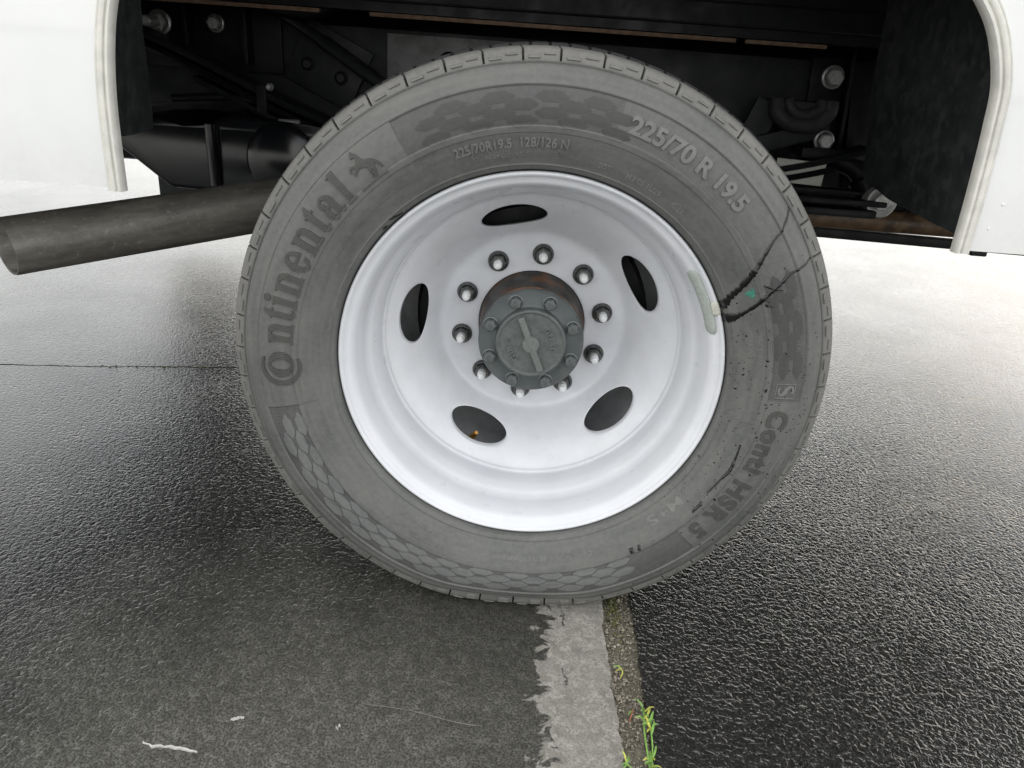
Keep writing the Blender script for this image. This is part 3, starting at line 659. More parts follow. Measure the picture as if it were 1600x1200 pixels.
stroke('wet_streak', [(306, -57.0), (314, -57.2)], [0.0075, 0.0070], M['wet']); stroke('wet_streak', [(306.5, -54.6), (314, -55.2)], [0.0035, 0.0060], M['wet'])
stroke('wet_streak', [(265, 131.0), (267, 133.6), (269, 135.0)], [0.002, 0.005, 0.002], M['wet']); stroke('wet_streak', [(264, 136.8), (266, 138.0)], [0.0045, 0.004], M['wet'])
def patch_blob(name, r, t, a, b, m, seed):
    rr = np.random.default_rng(seed); ph = rr.uniform(0, 6.28, 4)
    f = lambda x, y: (np.hypot(x/a, y/b) - 1 - 0.22*np.sin(3*np.arctan2(y, x)+ph[0]) - 0.14*np.sin(7*np.arctan2(y, x)+ph[1]))*min(a, b)
    return raised(name, f, (-a*1.5, a*1.5, -b*1.5, b*1.5), t, r, m, 0.0002, step=0.7)
patch_blob('paint_dot', 0.2990, 26.6, 6.0, 5.2, M['green'], 3)
def droplets():
    v, f = [], []
    n = 0
    while n < 330:
        t = rng.normal(-8, 21); r = rng.uniform(0.266, 0.380)
        if not -62 < t < 30: continue
        n += 1
        s = 0.0007*rng.lognormal(0, 0.45); ang = rng.uniform(0, 6.28); o = len(v); st = rng.uniform(1, 2.0)
        v.append(surf(r, t, 0.0005))
        for k in range(7):
            a = 2*PI*k/7; dx, dy = s*st*math.cos(a), s*math.sin(a); dx, dy = dx*math.cos(ang)-dy*math.sin(ang), dx*math.sin(ang)+dy*math.cos(ang)
            v.append(surf(r+dy, t+math.degrees(dx/r), -0.0001))
        f += [(o, o+1+k, o+1+(k+1) % 7) for k in range(7)]
    o = pydata('wet_specks', v, f, M['wet'], tyre); o['kind'] = 'stuff'
droplets()

# ---- wheel rim
_rimp = smooth_curve([(0.0850, 0.2010), (0.1000, 0.2005), (0.1250, 0.1995), (0.1400, 0.1985), (0.1470, 0.1955), (0.1530, 0.1890), (0.1620, 0.1760), (0.1750, 0.1570), (0.1880, 0.1400), (0.2000, 0.1270), (0.2090, 0.1190), (0.2150, 0.1140)], 12)
def rim_y(r): return float(np.interp(r, _rimp[:, 0], _rimp[:, 1]))
HOLES = [102.2, 30.2, -41.8, -113.8, 174.2]
def make_rim():
    v, f = [], []
    seg = 240; a0 = HOLES[1]-36
    def ring(r, y): 
        o = len(v); v.extend([(r*math.cos(math.radians(a0+k*1.5)), y, r*math.sin(math.radians(a0+k*1.5))) for k in range(seg)]); return o
    def strip(prof):
        rs = [ring(r, y) for r, y in prof]
        for a, b in zip(rs, rs[1:]):
            for k in range(seg): f.append((a+k, a+(k+1) % seg, b+(k+1) % seg, b+k))
    r1, r2 = 0.1560, 0.2080
    # bore edge and flat disc out to the hand-hole band
    strip([(0.0835, 0.2120), (0.0838, 0.2040), (0.0846, 0.2016)] + [(r, rim_y(r)) for r in np.linspace(0.0870, r1, 26)])
    # outer disc, weld ring, drop centre, bead seat, flange lip and its back
    outer = [(r2, rim_y(r2)), (0.2115, rim_y(0.2115)), (0.2150, 0.1140), (0.2166, 0.1118), (0.2172, 0.1085), (0.2186, 0.1075), (0.2198, 0.1060), (0.2203, 0.1020)]
    outer += [tuple(p) for p in smooth_curve([(0.2203, 0.1020), (0.2206, 0.0900), (0.2222, 0.0780), (0.2268, 0.0660), (0.2316, 0.0580), (0.2345, 0.0500), (0.2358, 0.0400), (0.2375, 0.0300), (0.2398, 0.0210), (0.2420, 0.0150), (0.2455, 0.0100), (0.2500, 0.0075), (0.2530, 0.0050), (0.2548, 0.0020), (0.2570, 0.0000), (0.2592, 0.0005), (0.2604, 0.0025), (0.2606, 0.0055), (0.2590, 0.0080), (0.2540, 0.0110), (0.2490, 0.0200)], 5)[1:]]
    strip(outer)
    # hand-hole band: five sectors of 72 degrees, each a grid round an oval opening
    NA, NB = 48, 8
    for hc in HOLES:
        bd = [(-36+72*i/NA, r1) for i in range(NA)] + [(36, r1+(r2-r1)*i/NB) for i in range(NB)] + [(36-72*i/NA, r2) for i in range(NA)] + [(-36, r2-(r2-r1)*i/NB) for i in range(NB)]
        rm = 0.1815
        rings = []
        def pt(u, r): a = math.radians(hc+u); return (r*math.cos(a), rim_y(r), r*math.sin(a))
        inner = []
        for (u, r) in bd:
            du, dr = u/36.0, (r-rm)/((r2-r1)/2)
            an = math.atan2(dr, du); 
            inner.append((15.6*math.cos(an), rm+0.0182*math.sin(an)))
        ts = [0, 0.05, 0.12, 0.22, 0.36, 0.52, 0.7, 0.86, 1.0]
        for t in ts:
            o = len(v)
            for (iu, ir), (u, r) in zip(inner, bd):
                w = t; uu, rr = iu*(1-w)+u*w, ir*(1-w)+r*w
                p = pt(uu, rr)
                if t == 0: p = (p[0], p[1]+0.0012, p[2])
                v.append(p)
            rings.append(o)
        n = len(bd)
        # rolled edge and wall of the opening
        for (k, dy) in ((0.985, 0.004), (0.98, 0.009)):
            o = len(v)
            for (iu, ir) in inner:
                p = pt(iu*k, rm+(ir-rm)*k); v.append((p[0], p[1]+dy, p[2]))
            rings.insert(0, o)
        for a, b in zip(rings, rings[1:]):
            for i in range(n): f.append((a+i, a+(i+1) % n, b+(i+1) % n, b+i))
    # back face of the dished disc
    strip([(0.2150, 0.1240), (r2, rim_y(r2)+0.010)])
    o = pydata('wheel_rim', v, f, M['rim'], truck, WC, weld=True)
    bm = bmesh.new(); bm.from_mesh(o.data); bmesh.ops.recalc_face_normals(bm, faces=bm.faces); bm.to_mesh(o.data); bm.free()
    o.data.set_sharp_from_angle(angle=math.radians(50))
    tag(o, 'white painted deep-dish steel wheel with five oval hand holes'); return o
rim = make_rim()
# lug nuts and studs
def nut_mesh():
    bm = bmesh.new()
    add_lathe(bm, [(0.0, 0.0), (0.0160, 0.0), (0.0163, -0.0015), (0.0158, -0.0035), (0.0138, -0.0058), (0.0128, -0.0065)], 28)
    add_lathe(bm, [(0.0122, -0.004), (0.0122, -0.0150), (0.0104, -0.0178), (0.0082, -0.0180), (0.0076, -0.0165), (0.0, -0.0165)], 6)
    bmesh.ops.recalc_face_normals(bm, faces=bm.faces)
    me = bpy.data.meshes.new('lug_nut'); bm.to_mesh(me); bm.free(); me.materials.append(M['nut']); return me
def stud_mesh():
    bm = bmesh.new()
    pr = [(0.0068, -0.016)]
    for k in range(6): pr += [(0.0068, -0.0185-0.0014*k), (0.0062, -0.0192-0.0014*k)]
    pr += [(0.0068, -0.0262), (0.0064, -0.0270), (0.0054, -0.0274), (0.0054, -0.0325), (0.0046, -0.0338), (0.0, -0.0340)]
    add_lathe(bm, pr, 20)
    bmesh.ops.recalc_face_normals(bm, faces=bm.faces)
    me = bpy.data.meshes.new('wheel_stud'); bm.to_mesh(me); bm.free(); me.materials.append(M['stud'])
    me.polygons.foreach_set('use_smooth', [True]*len(me.polygons)); return me
nm, sm = nut_mesh(), stud_mesh()
for k in range(10):
    a = math.radians(84.9+36*k+0.2); p = (0.1125*math.cos(a), 0.1990, 0.1125*math.sin(a))
    for nme, me in (('lug_nut', nm), ('wheel_stud', sm)):
        o = bpy.data.objects.new(nme, me); COL.objects.link(o); o.parent = rim; o.location = p; o.rotation_euler = (0, math.radians(rng.uniform(-20, 20))+a, 0)
# balance weight clipped to the lip, valve
def arc_bar(name, t0, t1, secs, m, parent, n=30):
    v, f = [], []; k = len(secs)
    ts = np.linspace(t0, t1, n)
    for i, t in enumerate(ts):
        e = min(1, min(i, n-1-i)/2.5); e = 0.55+0.45*math.sqrt(e)
        cr = sum(s[0] for s in secs)/k; cyy = sum(s[1] for s in secs)/k; a = math.radians(t)
        for r, y in secs:
            rr, yy = cr+(r-cr)*e, cyy+(y-cyy)*e; v.append((rr*math.cos(a), yy, rr*math.sin(a)))
    for i in range(n-1):
        for q in range(k): f.append((i*k+q, i*k+(q+1) % k, (i+1)*k+(q+1) % k, (i+1)*k+q))
    f += [tuple(range(k)), tuple((n-1)*k+q for q in range(k))[::-1]]
    o = pydata(name, v, f, m, parent)
    bm = bmesh.new(); bm.from_mesh(o.data); bmesh.ops.recalc_face_normals(bm, faces=bm.faces); bm.to_mesh(o.data); bm.free()
    o.data.set_sharp_from_angle(angle=math.radians(60)); return o
arc_bar('balance_weight', 15.6, 37.6, [(0.2405, 0.0230), (0.2440, 0.0180), (0.2505, 0.0110), (0.2524, 0.0062), (0.2510, 0.0042), (0.2478, 0.0050), (0.2428, 0.0105), (0.2396, 0.0180)], M['weight'], rim)
arc_bar('weight_clip', 21.6, 26.4, [(0.2510, 0.0080), (0.2508, 0.0010), (0.2545, -0.0008), (0.2600, -0.0006), (0.2614, 0.0025), (0.2612, 0.0060), (0.2606, 0.0050)], M['clip'], rim, 12)
VALVE_T, VALVE_R, VALVE_Y = -112.3, 0.2260, 0.1920
bm = bmesh.new(); a = math.radians(VALVE_T)
p0 = Vector((VALVE_R*math.cos(a), VALVE_Y, VALVE_R*math.sin(a))); d = Vector((-0.62*math.cos(a), -0.6, -0.62*math.sin(a))).normalized()
add_tube(bm, [p0+d*s for s in (-0.02, 0.0, 0.016, 0.017, 0.026, 0.027, 0.034)], [0.0052, 0.0052, 0.0052, 0.0040, 0.0040, 0.0034, 0.0030], 14)
bm_obj('valve_stem', bm, M['brass'], rim)

# ---- hub
bm = bmesh.new()
add_lathe(bm, [(0.0, 0.215), (0.0832, 0.214), (0.0832, 0.196), (0.0815, 0.192), (0.0800, 0.150), (0.0790, 0.128), (0.0700, 0.124), (0.0, 0.124)], 72)
hub = bm_obj('axle_hub', bm, M['hub'], truck, WC, sharp=30); tag(hub, 'rust-stained hub barrel in the middle of the white wheel')
bm = bmesh.new()
add_lathe(bm, [(0.0, 0.1250), (0.0762, 0.1250), (0.0782, 0.1232), (0.0784, 0.1130), (0.0770, 0.1112), (0.0560, 0.1110), (0.0540, 0.1100), (0.0534, 0.1060), (0.0516, 0.1022), (0.0490, 0.1008), (0.0470, 0.1012), (0.0455, 0.1026), (0.0, 0.1020)], 72)
flange = bm_obj('axle_flange', bm, M['flange'], hub, sharp=30)
bm = bmesh.new()
add_lathe(bm, [(0.0532, 0.1075), (0.0518, 0.1015), (0.0492, 0.1000), (0.0474, 0.1004), (0.0458, 0.1018), (0.0, 0.1010)], 72)
bang = math.radians(-66.8+180)
rb = Matrix.Rotation(-bang, 3, 'Y')
cap = bm_obj('hub_cap', bm, M['cap'], hub, sharp=35)
bm = bmesh.new()
add_box(bm, Vector((0, 0.0985, 0)), (0.089, 0.0080, 0.0100), rb, 0.0026)
bm_obj('cast_bar', bm, M['cap_pale'], hub, sharp=35); bm = bmesh.new()
add_lathe(bm, [(0.0130, 0.1010), (0.0125, 0.0965), (0.0110, 0.0953), (0.0036, 0.0951), (0.0028, 0.0990), (0.0, 0.0992)], 32)
bm_obj('boss', bm, M['cap_pale'], hub, sharp=35)
def cap_map(r, th, hh): a = math.radians(th); return Vector((r*math.cos(a), 0.1014-hh, r*math.sin(a)))
for s, ta, tb in (('GJR-2', 232, 164), ('GNAE', 52, -14)):
    o = letter_line(s, 9.0, ta, tb, 0.0275, m='cap_pale', h=0.0026, bold=0.0, spacing=1.25, name='cast_lettering', mapper=cap_map); o.parent = hub
bm = bmesh.new()
add_lathe(bm, [(0.0, 0.0), (0.0108, 0.0), (0.0108, -0.0016), (0.0094, -0.0022)], 24)
add_lathe(bm, [(0.0094, -0.001), (0.0094, -0.0086), (0.0078, -0.0108), (0.0045, -0.0110), (0.0040, -0.0098), (0.0, -0.0098)], 6)
bmesh.ops.recalc_face_normals(bm, faces=bm.faces)
hb = bpy.data.meshes.new('hub_bolt'); bm.to_mesh(hb); bm.free(); hb.materials.append(M['hub_bolt'])
for k in range(8):
    a = math.radians(-66.3+45*k); o = bpy.data.objects.new('hub_bolt', hb); COL.objects.link(o); o.parent = hub
    o.location = (0.0655*math.cos(a), 0.1112, 0.0655*math.sin(a)); o.rotation_euler = (0, rng.uniform(0, 1), 0)

# ---- inner wheel of the pair, drum and far-side wheels
def plain_tyre(name, y0, parent=truck):
    bm = bmesh.new()
    pr = [(0.258, 0.010), (0.272, -0.0095), (0.300, -0.0225), (0.330, -0.0275), (0.360, -0.0225), (0.384, -0.006), (0.398, 0.002), (0.403, 0.030), (0.396, 0.031), (0.396, 0.038), (0.405, 0.039), (0.405, 0.150), (0.396, 0.151), (0.396, 0.158), (0.403, 0.159), (0.398, 0.188), (0.384, 0.196), (0.36, 0.2125), (0.33, 0.2175), (0.30, 0.2125), (0.272, 0.20), (0.258, 0.18)]
    add_lathe(bm, pr, 128)
    for v in bm.verts:
        x, y, z = deform(v.co.x, v.co.y, v.co.z); v.co = (x, y, max(z, -HUB+0.0005))
    return bm_obj(name, bm, M['rubber_dark'], parent, (0, y0, HUB))
def plain_rim(name, y0, flip):
    bm = bmesh.new()
    pr = [(0.259, 0.002), (0.247, 0.010), (0.238, 0.030), (0.2300, 0.055), (0.2200, 0.075), (0.2200, 0.110), (0.232, 0.135), (0.245, 0.165), (0.259, 0.176)]
    add_lathe(bm, pr, 96)
    add_lathe(bm, [(0.2200, 0.08), (0.200, 0.062), (0.16, 0.012), (0.15, 0.0), (0.085, -0.002), (0.08, 0.002)], 96)
    o = bm_obj(name, bm, M['inner_rim'], truck, (0, y0, HUB)); return o
tag(plain_tyre('tyre', 0.292), 'dark tyre hidden behind the white wheel'); plain_rim('wheel_rim', 0.222, False)
plain_tyre('tyre', 1.66); plain_tyre('tyre', 1.95)
bm = bmesh.new(); add_lathe(bm, [(0.0, 0.222), (0.180, 0.222), (0.186, 0.228), (0.186, 0.40), (0.0, 0.40)], 64); bm_obj('brake_drum', bm, M['black'], truck, WC)
bm = bmesh.new(); add_tube(bm, [(0, 0.38, HUB), (0, 1.9, HUB)], 0.065, 24); add_lathe(bm, [(0.0, 0.95), (0.10, 0.97), (0.17, 1.05), (0.19, 1.15), (0.17, 1.25), (0.10, 1.33), (0.0, 1.35)], 32, c=(0, 0, HUB)); bm_obj('axle', bm, M['black'], truck)

# ---- body: outer panel with the arch opening, trim, liners
ARCH = [(0.508, 0.198), (0.5075, 0.250), (0.506, 0.297), (0.503, 0.350), (0.498, 0.394), (0.479, 0.442), (0.453, 0.476), (0.405, 0.522), (0.335, 0.562), (0.24, 0.592), (0.12, 0.608)]
ARCHL = [(-0.519, 0.198), (-0.519, 0.261), (-0.5175, 0.312), (-0.512, 0.365), (-0.501, 0.414), (-0.482, 0.455), (-0.453, 0.489), (-0.405, 0.527), (-0.335, 0.565), (-0.24, 0.593), (-0.12, 0.608)]
arch = smooth_curve(ARCHL + [(0.0, 0.613)] + ARCH[::-1], 8)            # left foot over the top to right foot
PY = -0.006
def make_panel():
    v, f = [], []
    top, x0, x1, bot = 1.05, -1.45, 2.2, 0.204
    n = len(arch); d = np.gradient(arch, axis=0); d /= np.linalg.norm(d, axis=1)[:, None]
    nrm = np.stack([-d[:, 1], d[:, 0]], -1)                               # away from the opening
    inner = arch + nrm*0.017; inner[0, 1] = bot; inner[-1, 1] = bot
    outer = []
    for i, (x, z) in enumerate(inner):
        t = i/(n-1)
        outer.append((x0 if t < 0.28 else (x1 if t > 0.72 else x0+(x1-x0)*(t-0.28)/0.44), (bot+(top-bot)*t/0.28) if t < 0.28 else ((bot+(top-bot)*(1-t)/0.28) if t > 0.72 else top)))
    outer = np.array(outer)
    for y in (0.0, 0.004):
        for K in range(5):
            w = (K/4.0)**1.5
            for i in range(n): p = inner[i]*(1-w)+outer[i]*w; v.append((p[0], PY+y, p[1]))
    for K in range(4):
        for i in range(n-1):
            a = K*n+i; f.append((a, a+1, a+n+1, a+n)); b = 5*n+a; f.append((b, b+n, b+n+1, b+1))
    for K in range(4):                                                     # folded bottom edges
        for i in (0, n-1): f.append((K*n+i, (K+1)*n+i, 5*n+(K+1)*n+i, 5*n+K*n+i))
    o = pydata('body_panel', v, f, M['panel'], truck, WC, sharp=30)
    bm = bmesh.new(); bm.from_mesh(o.data); bmesh.ops.recalc_face_normals(bm, faces=bm.faces); bm.to_mesh(o.data); bm.free()
    return o
panel = make_panel(); tag(panel, 'white body side panel with a wheel arch cut-out')
def sweep(name, path, sec, m, parent, loc=WC):
    n = len(path); d = np.gradient(path, axis=0); d /= np.linalg.norm(d, axis=1)[:, None]; nr = np.stack([-d[:, 1], d[:, 0]], -1)
    v, f = [], []; k = len(sec)
    for i in range(n):
        for a, y in sec: v.append((path[i, 0]+nr[i, 0]*a, y, path[i, 1]+nr[i, 1]*a))
    for i in range(n-1):
        for q in range(k-1): f.append((i*k+q, i*k+q+1, (i+1)*k+q+1, (i+1)*k+q))
    f += [tuple(range(k)), tuple((n-1)*k+q for q in range(k))[::-1]]
    o = pydata(name, v, f, m, parent, loc)
    bm = bmesh.new(); bm.from_mesh(o.data); bmesh.ops.recalc_face_normals(bm, faces=bm.faces); bm.to_mesh(o.data); bm.free()
    o.data.set_sharp_from_angle(angle=math.radians(45)); return o
path = arch.copy(); path[0, 1] = 0.2005; path[-1, 1] = 0.2005
sweep('arch_trim', path, [(0.0006, 0.002), (0.0, -0.004), (0.0006, -0.0100), (0.0028, -0.0128), (0.0052, -0.0130), (0.0066, -0.0112), (0.0074, -0.0096), (0.0084, -0.0094), (0.0094, -0.0118), (0.0118, -0.0126), (0.0140, -0.0122), (0.0152, -0.0104), (0.0164, -0.0096), (0.0178, -0.0100), (0.0190, -0.0092), (0.0196, PY-0.0003), (0.0190, PY+0.001), (0.002, PY+0.002)], M['trim'], truck)
# rivets and a drain tab on the panel
for (x, z) in ((0.543, 0.232), (0.551, 0.262)):
    bm = bmesh.new(); add_lathe(bm, [(0.0020, 0.0), (0.0017, -0.0006), (0.0, -0.0009)], 12, c=(x, PY-0.0001, z)); bm_obj('rivet', bm, M['panel'], panel)
bm = bmesh.new(); add_box(bm, Vector((0.545, 0.006, 0.200)), (0.020, 0.012, 0.007), None, 0.002); bm_obj('drain_tab', bm, M['black'], panel)
# body box behind the panel (other faces), liners of the wheel well
bm = bmesh.new()
add_box(bm, Vector((0.375, 1.16, 0.826)), (3.64, 2.30, 0.44), None, 0.02)
bm_obj('body_floor_box', bm, M['black'], truck, WC)
bm = bmesh.new(); add_box(bm, Vector((0.375, 2.318, 0.626)), (3.64, 0.004, 0.84)); bm_obj('body_panel', bm, M['panel'], truck, WC, smooth=False)
bm = bmesh.new(); add_box(bm, Vector((-1.452, 1.16, 0.626)), (0.004, 2.3, 0.84)); bm_obj('body_panel', bm, M['panel'], truck, WC, smooth=False)
bm = bmesh.new(); add_box(bm, Vector((0.375, 1.16, 1.049)), (3.6, 2.3, 0.004)); bm_obj('roof_panel', bm, M['panel'], truck, WC, smooth=False)
def liner(name, outline, x, th=0.004):
    """sheet standing across the truck: outline in (y, z)"""
    bm = bmesh.new(); a = [bm.verts.new((x+0.006*math.sin(y*14+z*9), y, z)) for y, z in outline]; b = [bm.verts.new((x+th+0.006*math.sin(y*14+z*9), y, z)) for y, z in outline]
    bm.faces.new(a); bm.faces.new(b[::-1]); n = len(a)
    for i in range(n): bm.faces.new((a[i], b[i], b[(i+1) % n], a[(i+1) % n]))
    return bm_obj(name, bm, M['liner'], truck, WC, smooth=False)
liner('wheel_well_liner', [(0.000, 0.214), (0.10, 0.220), (0.225, 0.228), (0.30, 0.236), (0.36, 0.243), (0.366, 0.262), (0.376, 0.30), (0.378, 0.318), (0.396, 0.322), (0.398, 0.345), (0.400, 0.44), (0.405, 0.62), (0.0, 0.62)], 0.524)
liner('wheel_well_liner', [(0.000, 0.262), (0.06, 0.260), (0.135, 0.262), (0.139, 0.305), (0.135, 0.384), (0.133, 0.62), (0.0, 0.62)], -0.541)
bm = bmesh.new(); add_box(bm, Vector((0, 0.21, 0.622)), (1.06, 0.42, 0.006)); bm_obj('wheel_well_liner', bm, M['liner'], truck, WC, smooth=False)

# ---- running gear behind the wheel (all in metres from the wheel centre)
def part(name, m, fn, **k):
    bm = bmesh.new(); fn(bm); return bm_obj(name, bm, M[m], truck, WC, **k)
# chassis rail: C channel with an oval hole, long axis X
def rail(bm):
    y, z0, z1 = 0.765, 0.245, 0.415
    def q(a, b, c, d): bm.faces.new([bm.verts.new((p[0], y, p[1])) for p in (a, b, c, d)])
    q((-1.4, z0), (-0.335, z0), (-0.335, z1), (-1.4, z1)); q((0.05, z0), (2.2, z0), (2.2, z1), (0.05, z1))
    add_box(bm, Vector((0.4, y+0.04, z1+0.003)), (3.6, 0.085, 0.007)); add_box(bm, Vector((0.4, y+0.04, z0-0.003)), (3.6, 0.085, 0.007))
def lit_web(bm):
    y, z0, z1 = 0.765, 0.245, 0.415
    hx, hz, hr = -0.205, 0.362, 0.026
    # web around the hole as a fan of quads
    n = 32; ring = [bm.verts.new((hx+hr*math.cos(2*PI*k/n), y, hz+hr*math.sin(2*PI*k/n))) for k in range(n)]
    out = []
    for k in range(n):
        c, s = math.cos(2*PI*k/n), math.sin(2*PI*k/n); t = 0.05/max(abs(c), abs(s)); out.append(bm.verts.new((hx+c*t, y, hz+s*t)))
    for k in range(n): bm.faces.new((ring[k], ring[(k+1) % n], out[(k+1) % n], out[k]))
    back = [bm.verts.new((v.co.x, y+0.008, v.co.z)) for v in ring]
    for k in range(n): bm.faces.new((ring[k], back[k], back[(k+1) % n], ring[(k+1) % n]))
    def q(a, b, c, d): bm.faces.new([bm.verts.new((p[0], y, p[1])) for p in (a, b, c, d)])
    q((-0.335, z0), (hx-0.05, z0), (hx-0.05, z1), (-0.335, z1)); q((hx+0.05, z0), (0.05, z0), (0.05, z1), (hx+0.05, z1))
    q((hx-0.05, z0), (hx+0.05, z0), (hx+0.05, hz-0.05), (hx-0.05, hz-0.05)); q((hx-0.05, hz+0.05), (hx+0.05, hz+0.05), (hx+0.05, z1), (hx-0.05, z1))
frame_rail = part('frame_rail', 'frame', rail, smooth=False)
part('lit_rail_web', 'plate', lit_web, smooth=False)  # light on this part of the rail web is put into its colour
part('frame_rail', 'black', lambda bm: add_box(bm, Vector((0.4, 1.60, 0.33)), (3.6, 0.08, 0.19)), smooth=False)
# body sill above it: dark web with a rusty lower lip in three lengths
sill = part('body_sill', 'black', lambda bm: (add_box(bm, Vector((0.35, 0.60, 0.506)), (3.5, 0.05, 0.120)), add_box(bm, Vector((0.35, 0.57, 0.482)), (3.5, 0.012, 0.040), None, 0.004)), smooth=False)
for x0, x1 in ((-0.92, -0.425), (-0.333, 0.335), (0.352, 0.500)):
    bm = bmesh.new(); add_box(bm, Vector(((x0+x1)/2, 0.578, 0.4405)), (x1-x0, 0.010, 0.0070), None, 0.0012); bm_obj('rusty_lip', bm, M['rust'], sill)
part('floor_panel', 'black', lambda bm: add_box(bm, Vector((0.375, 1.42, 0.545)), (3.6, 1.70, 0.14)), smooth=False)
part('gap_blocker', 'black', lambda bm: add_box(bm, Vector((0.36, 1.20, 0.290)), (3.44, 0.50, 0.40), None, 0.03))  # black box added to block bright gaps under the body
part('reflection_block', 'black', lambda bm: add_box(bm, Vector((-1.290, 2.02, -0.02)), (0.24, 0.22, 0.50), None, 0.02))  # unseen block added for the dark column it reflects in the wet ground
# leaf spring, rising to its front eye on the left and to the shackle on the right
def leaf_line(k):
    z = -0.020*k; ext = 1-0.10*k
    L = smooth_curve([(-0.86, 0.405), (-0.70, 0.345), (-0.52, 0.268), (-0.35, 0.212), (-0.15, 0.170), (0.0, 0.160), (0.16, 0.165), (0.36, 0.190), (0.52, 0.222), (0.66, 0.262)], 6)
    m = (L[:, 0] > -0.90*ext) & (L[:, 0] < 0.68*ext); return L[m]+np.array([0, z])
for k in range(5):
    L = leaf_line(k); bm = bmesh.new(); rows = []
    for x, z in L: rows.append([bm.verts.new((x, y, z+dz)) for y, dz in ((0.645, 0.0), (0.650, 0.006), (0.720, 0.006), (0.725, 0.0), (0.720, -0.006), (0.650, -0.006))])
    for a, b in zip(rows, rows[1:]):
        for q in range(6): bm.faces.new((a[q], a[(q+1) % 6], b[(q+1) % 6], b[q]))
    bm.faces.new(rows[0]); bm.faces.new(rows[-1][::-1])
    o = bm_obj('spring_leaf', bm, M['frame' if k % 2 == 0 else 'black'], truck, WC, sharp=30)
# spring hanger plate with bolts, left
def bolt(name, p, r=0.018, l=0.020, m='steel_bolt', stickout=0.0, d=(0, -1, 0)):
    bm = bmesh.new(); add_lathe(bm, [(0.0, 0.004), (r*1.25, 0.004), (r*1.25, -0.002), (r*1.05, -0.004)], 24); add_lathe(bm, [(r, -0.003), (r, -l), (r*0.8, -l-0.003), (0.0, -l-0.003)], 6)
    if stickout: add_lathe(bm, [(r*0.55, -l), (r*0.55, -l-stickout), (r*0.4, -l-stickout-0.004), (0.0, -l-stickout-0.004)], 16)
    bmesh.ops.recalc_face_normals(bm, faces=bm.faces)
    me = bpy.data.meshes.new(name); bm.to_mesh(me); bm.free()
    o = link(name, me, M[m], truck, (p[0], p[1], p[2]+HUB)); me.set_sharp_from_angle(angle=math.radians(30)); return o
part('spring_hanger', 'black', lambda bm: (add_box(bm, Vector((-0.70, 0.752, 0.385)), (0.30, 0.010, 0.13), None, 0.004), add_box(bm, Vector((-0.615, 0.735, 0.395)), (0.012, 0.05, 0.12), None, 0.004), add_box(bm, Vector((-0.735, 0.735, 0.395)), (0.012, 0.05, 0.12), None, 0.004)))
bolt('hanger_bolt', (-0.795, 0.735, 0.404), 0.019, 0.016, stickout=0.045); bolt('hanger_bolt', (-0.680, 0.735, 0.409), 0.014, 0.014)
# reinforcement plate and diagonal shock absorber left of the tyre top
part('gusset_plate', 'frame', lambda bm: (add_box(bm, Vector((-0.455, 0.752, 0.345)), (0.15, 0.010, 0.13), Matrix.Rotation(math.radians(25), 3, 'Y'), 0.004)))
for x, z in ((-0.497, 0.345), (-0.428, 0.322)): bolt('gusset_bolt', (x, 0.744, z), 0.011, 0.006, 'frame')
part('shock_absorber', 'frame', lambda bm: add_tube(bm, [(-0.555, 0.715, 0.445), (-0.46, 0.715, 0.392), (-0.455, 0.715, 0.389), (-0.20, 0.700, 0.235)], [0.010, 0.010, 0.014, 0.014], 16))
part('air_line', 'black', lambda bm: add_tube(bm, smooth_curve([(-0.66, 0.70, 0.50), (-0.58, 0.69, 0.455), (-0.50, 0.68, 0.440), (-0.43, 0.68, 0.452), (-0.385, 0.70, 0.50)], 8), 0.014, 12))
part('air_line', 'frame', lambda bm: add_tube(bm, smooth_curve([(-0.55, 0.66, 0.49), (-0.50, 0.655, 0.462), (-0.46, 0.655, 0.456), (-0.42, 0.66, 0.47), (-0.395, 0.67, 0.50)], 8), 0.009, 12))
part('cable_bracket', 'black', lambda bm: (add_box(bm, Vector((-0.565, 0.655, 0.275)), (0.020, 0.02, 0.055), None, 0.003), add_tube(bm, [(-0.75, 0.66, 0.265), (-0.64, 0.66, 0.275), (-0.57, 0.66, 0.27)], 0.008, 10)))
bolt('bracket_bolt', (-0.545, 0.640, 0.300), 0.006, 0.006)
# moulded tank low on the left
def tank(bm):
    sec = [(-0.86, 0.170), (-0.758, 0.092), (-0.30, 0.080), (-0.28, 0.225), (-0.475, 0.235), (-0.62, 0.245), (-0.655, 0.232), (-0.690, 0.208), (-0.722, 0.205), (-0.76, 0.235), (-0.86, 0.222)]
    a = [bm.verts.new((x, 0.625, z)) for x, z in sec]; b = [bm.verts.new((x, 0.90, z)) for x, z in sec]; n = len(sec)
    bm.faces.new(a); bm.faces.new(b[::-1])
    for i in range(n): bm.faces.new((a[i], b[i], b[(i+1) % n], a[(i+1) % n]))
    bmesh.ops.bevel(bm, geom=bm.edges[:], offset=0.010, segments=3, affect='EDGES', profile=0.5)
    add_lathe(bm, [(0.0, 0.628), (0.060, 0.626), (0.072, 0.616), (0.060, 0.606), (0.0, 0.604)], 32, c=(-0.52, 0, 0.165))
    add_tube(bm, [(-0.66, 0.622, 0.105), (-0.66, 0.616, 0.225)], 0.012, 12)
part('plastic_tank', 'tank', tank)
part('hose_fitting', 'steel_bolt', lambda bm: add_tube(bm, [(-0.530, 0.64, 0.236), (-0.488, 0.64, 0.236)], 0.006, 12))
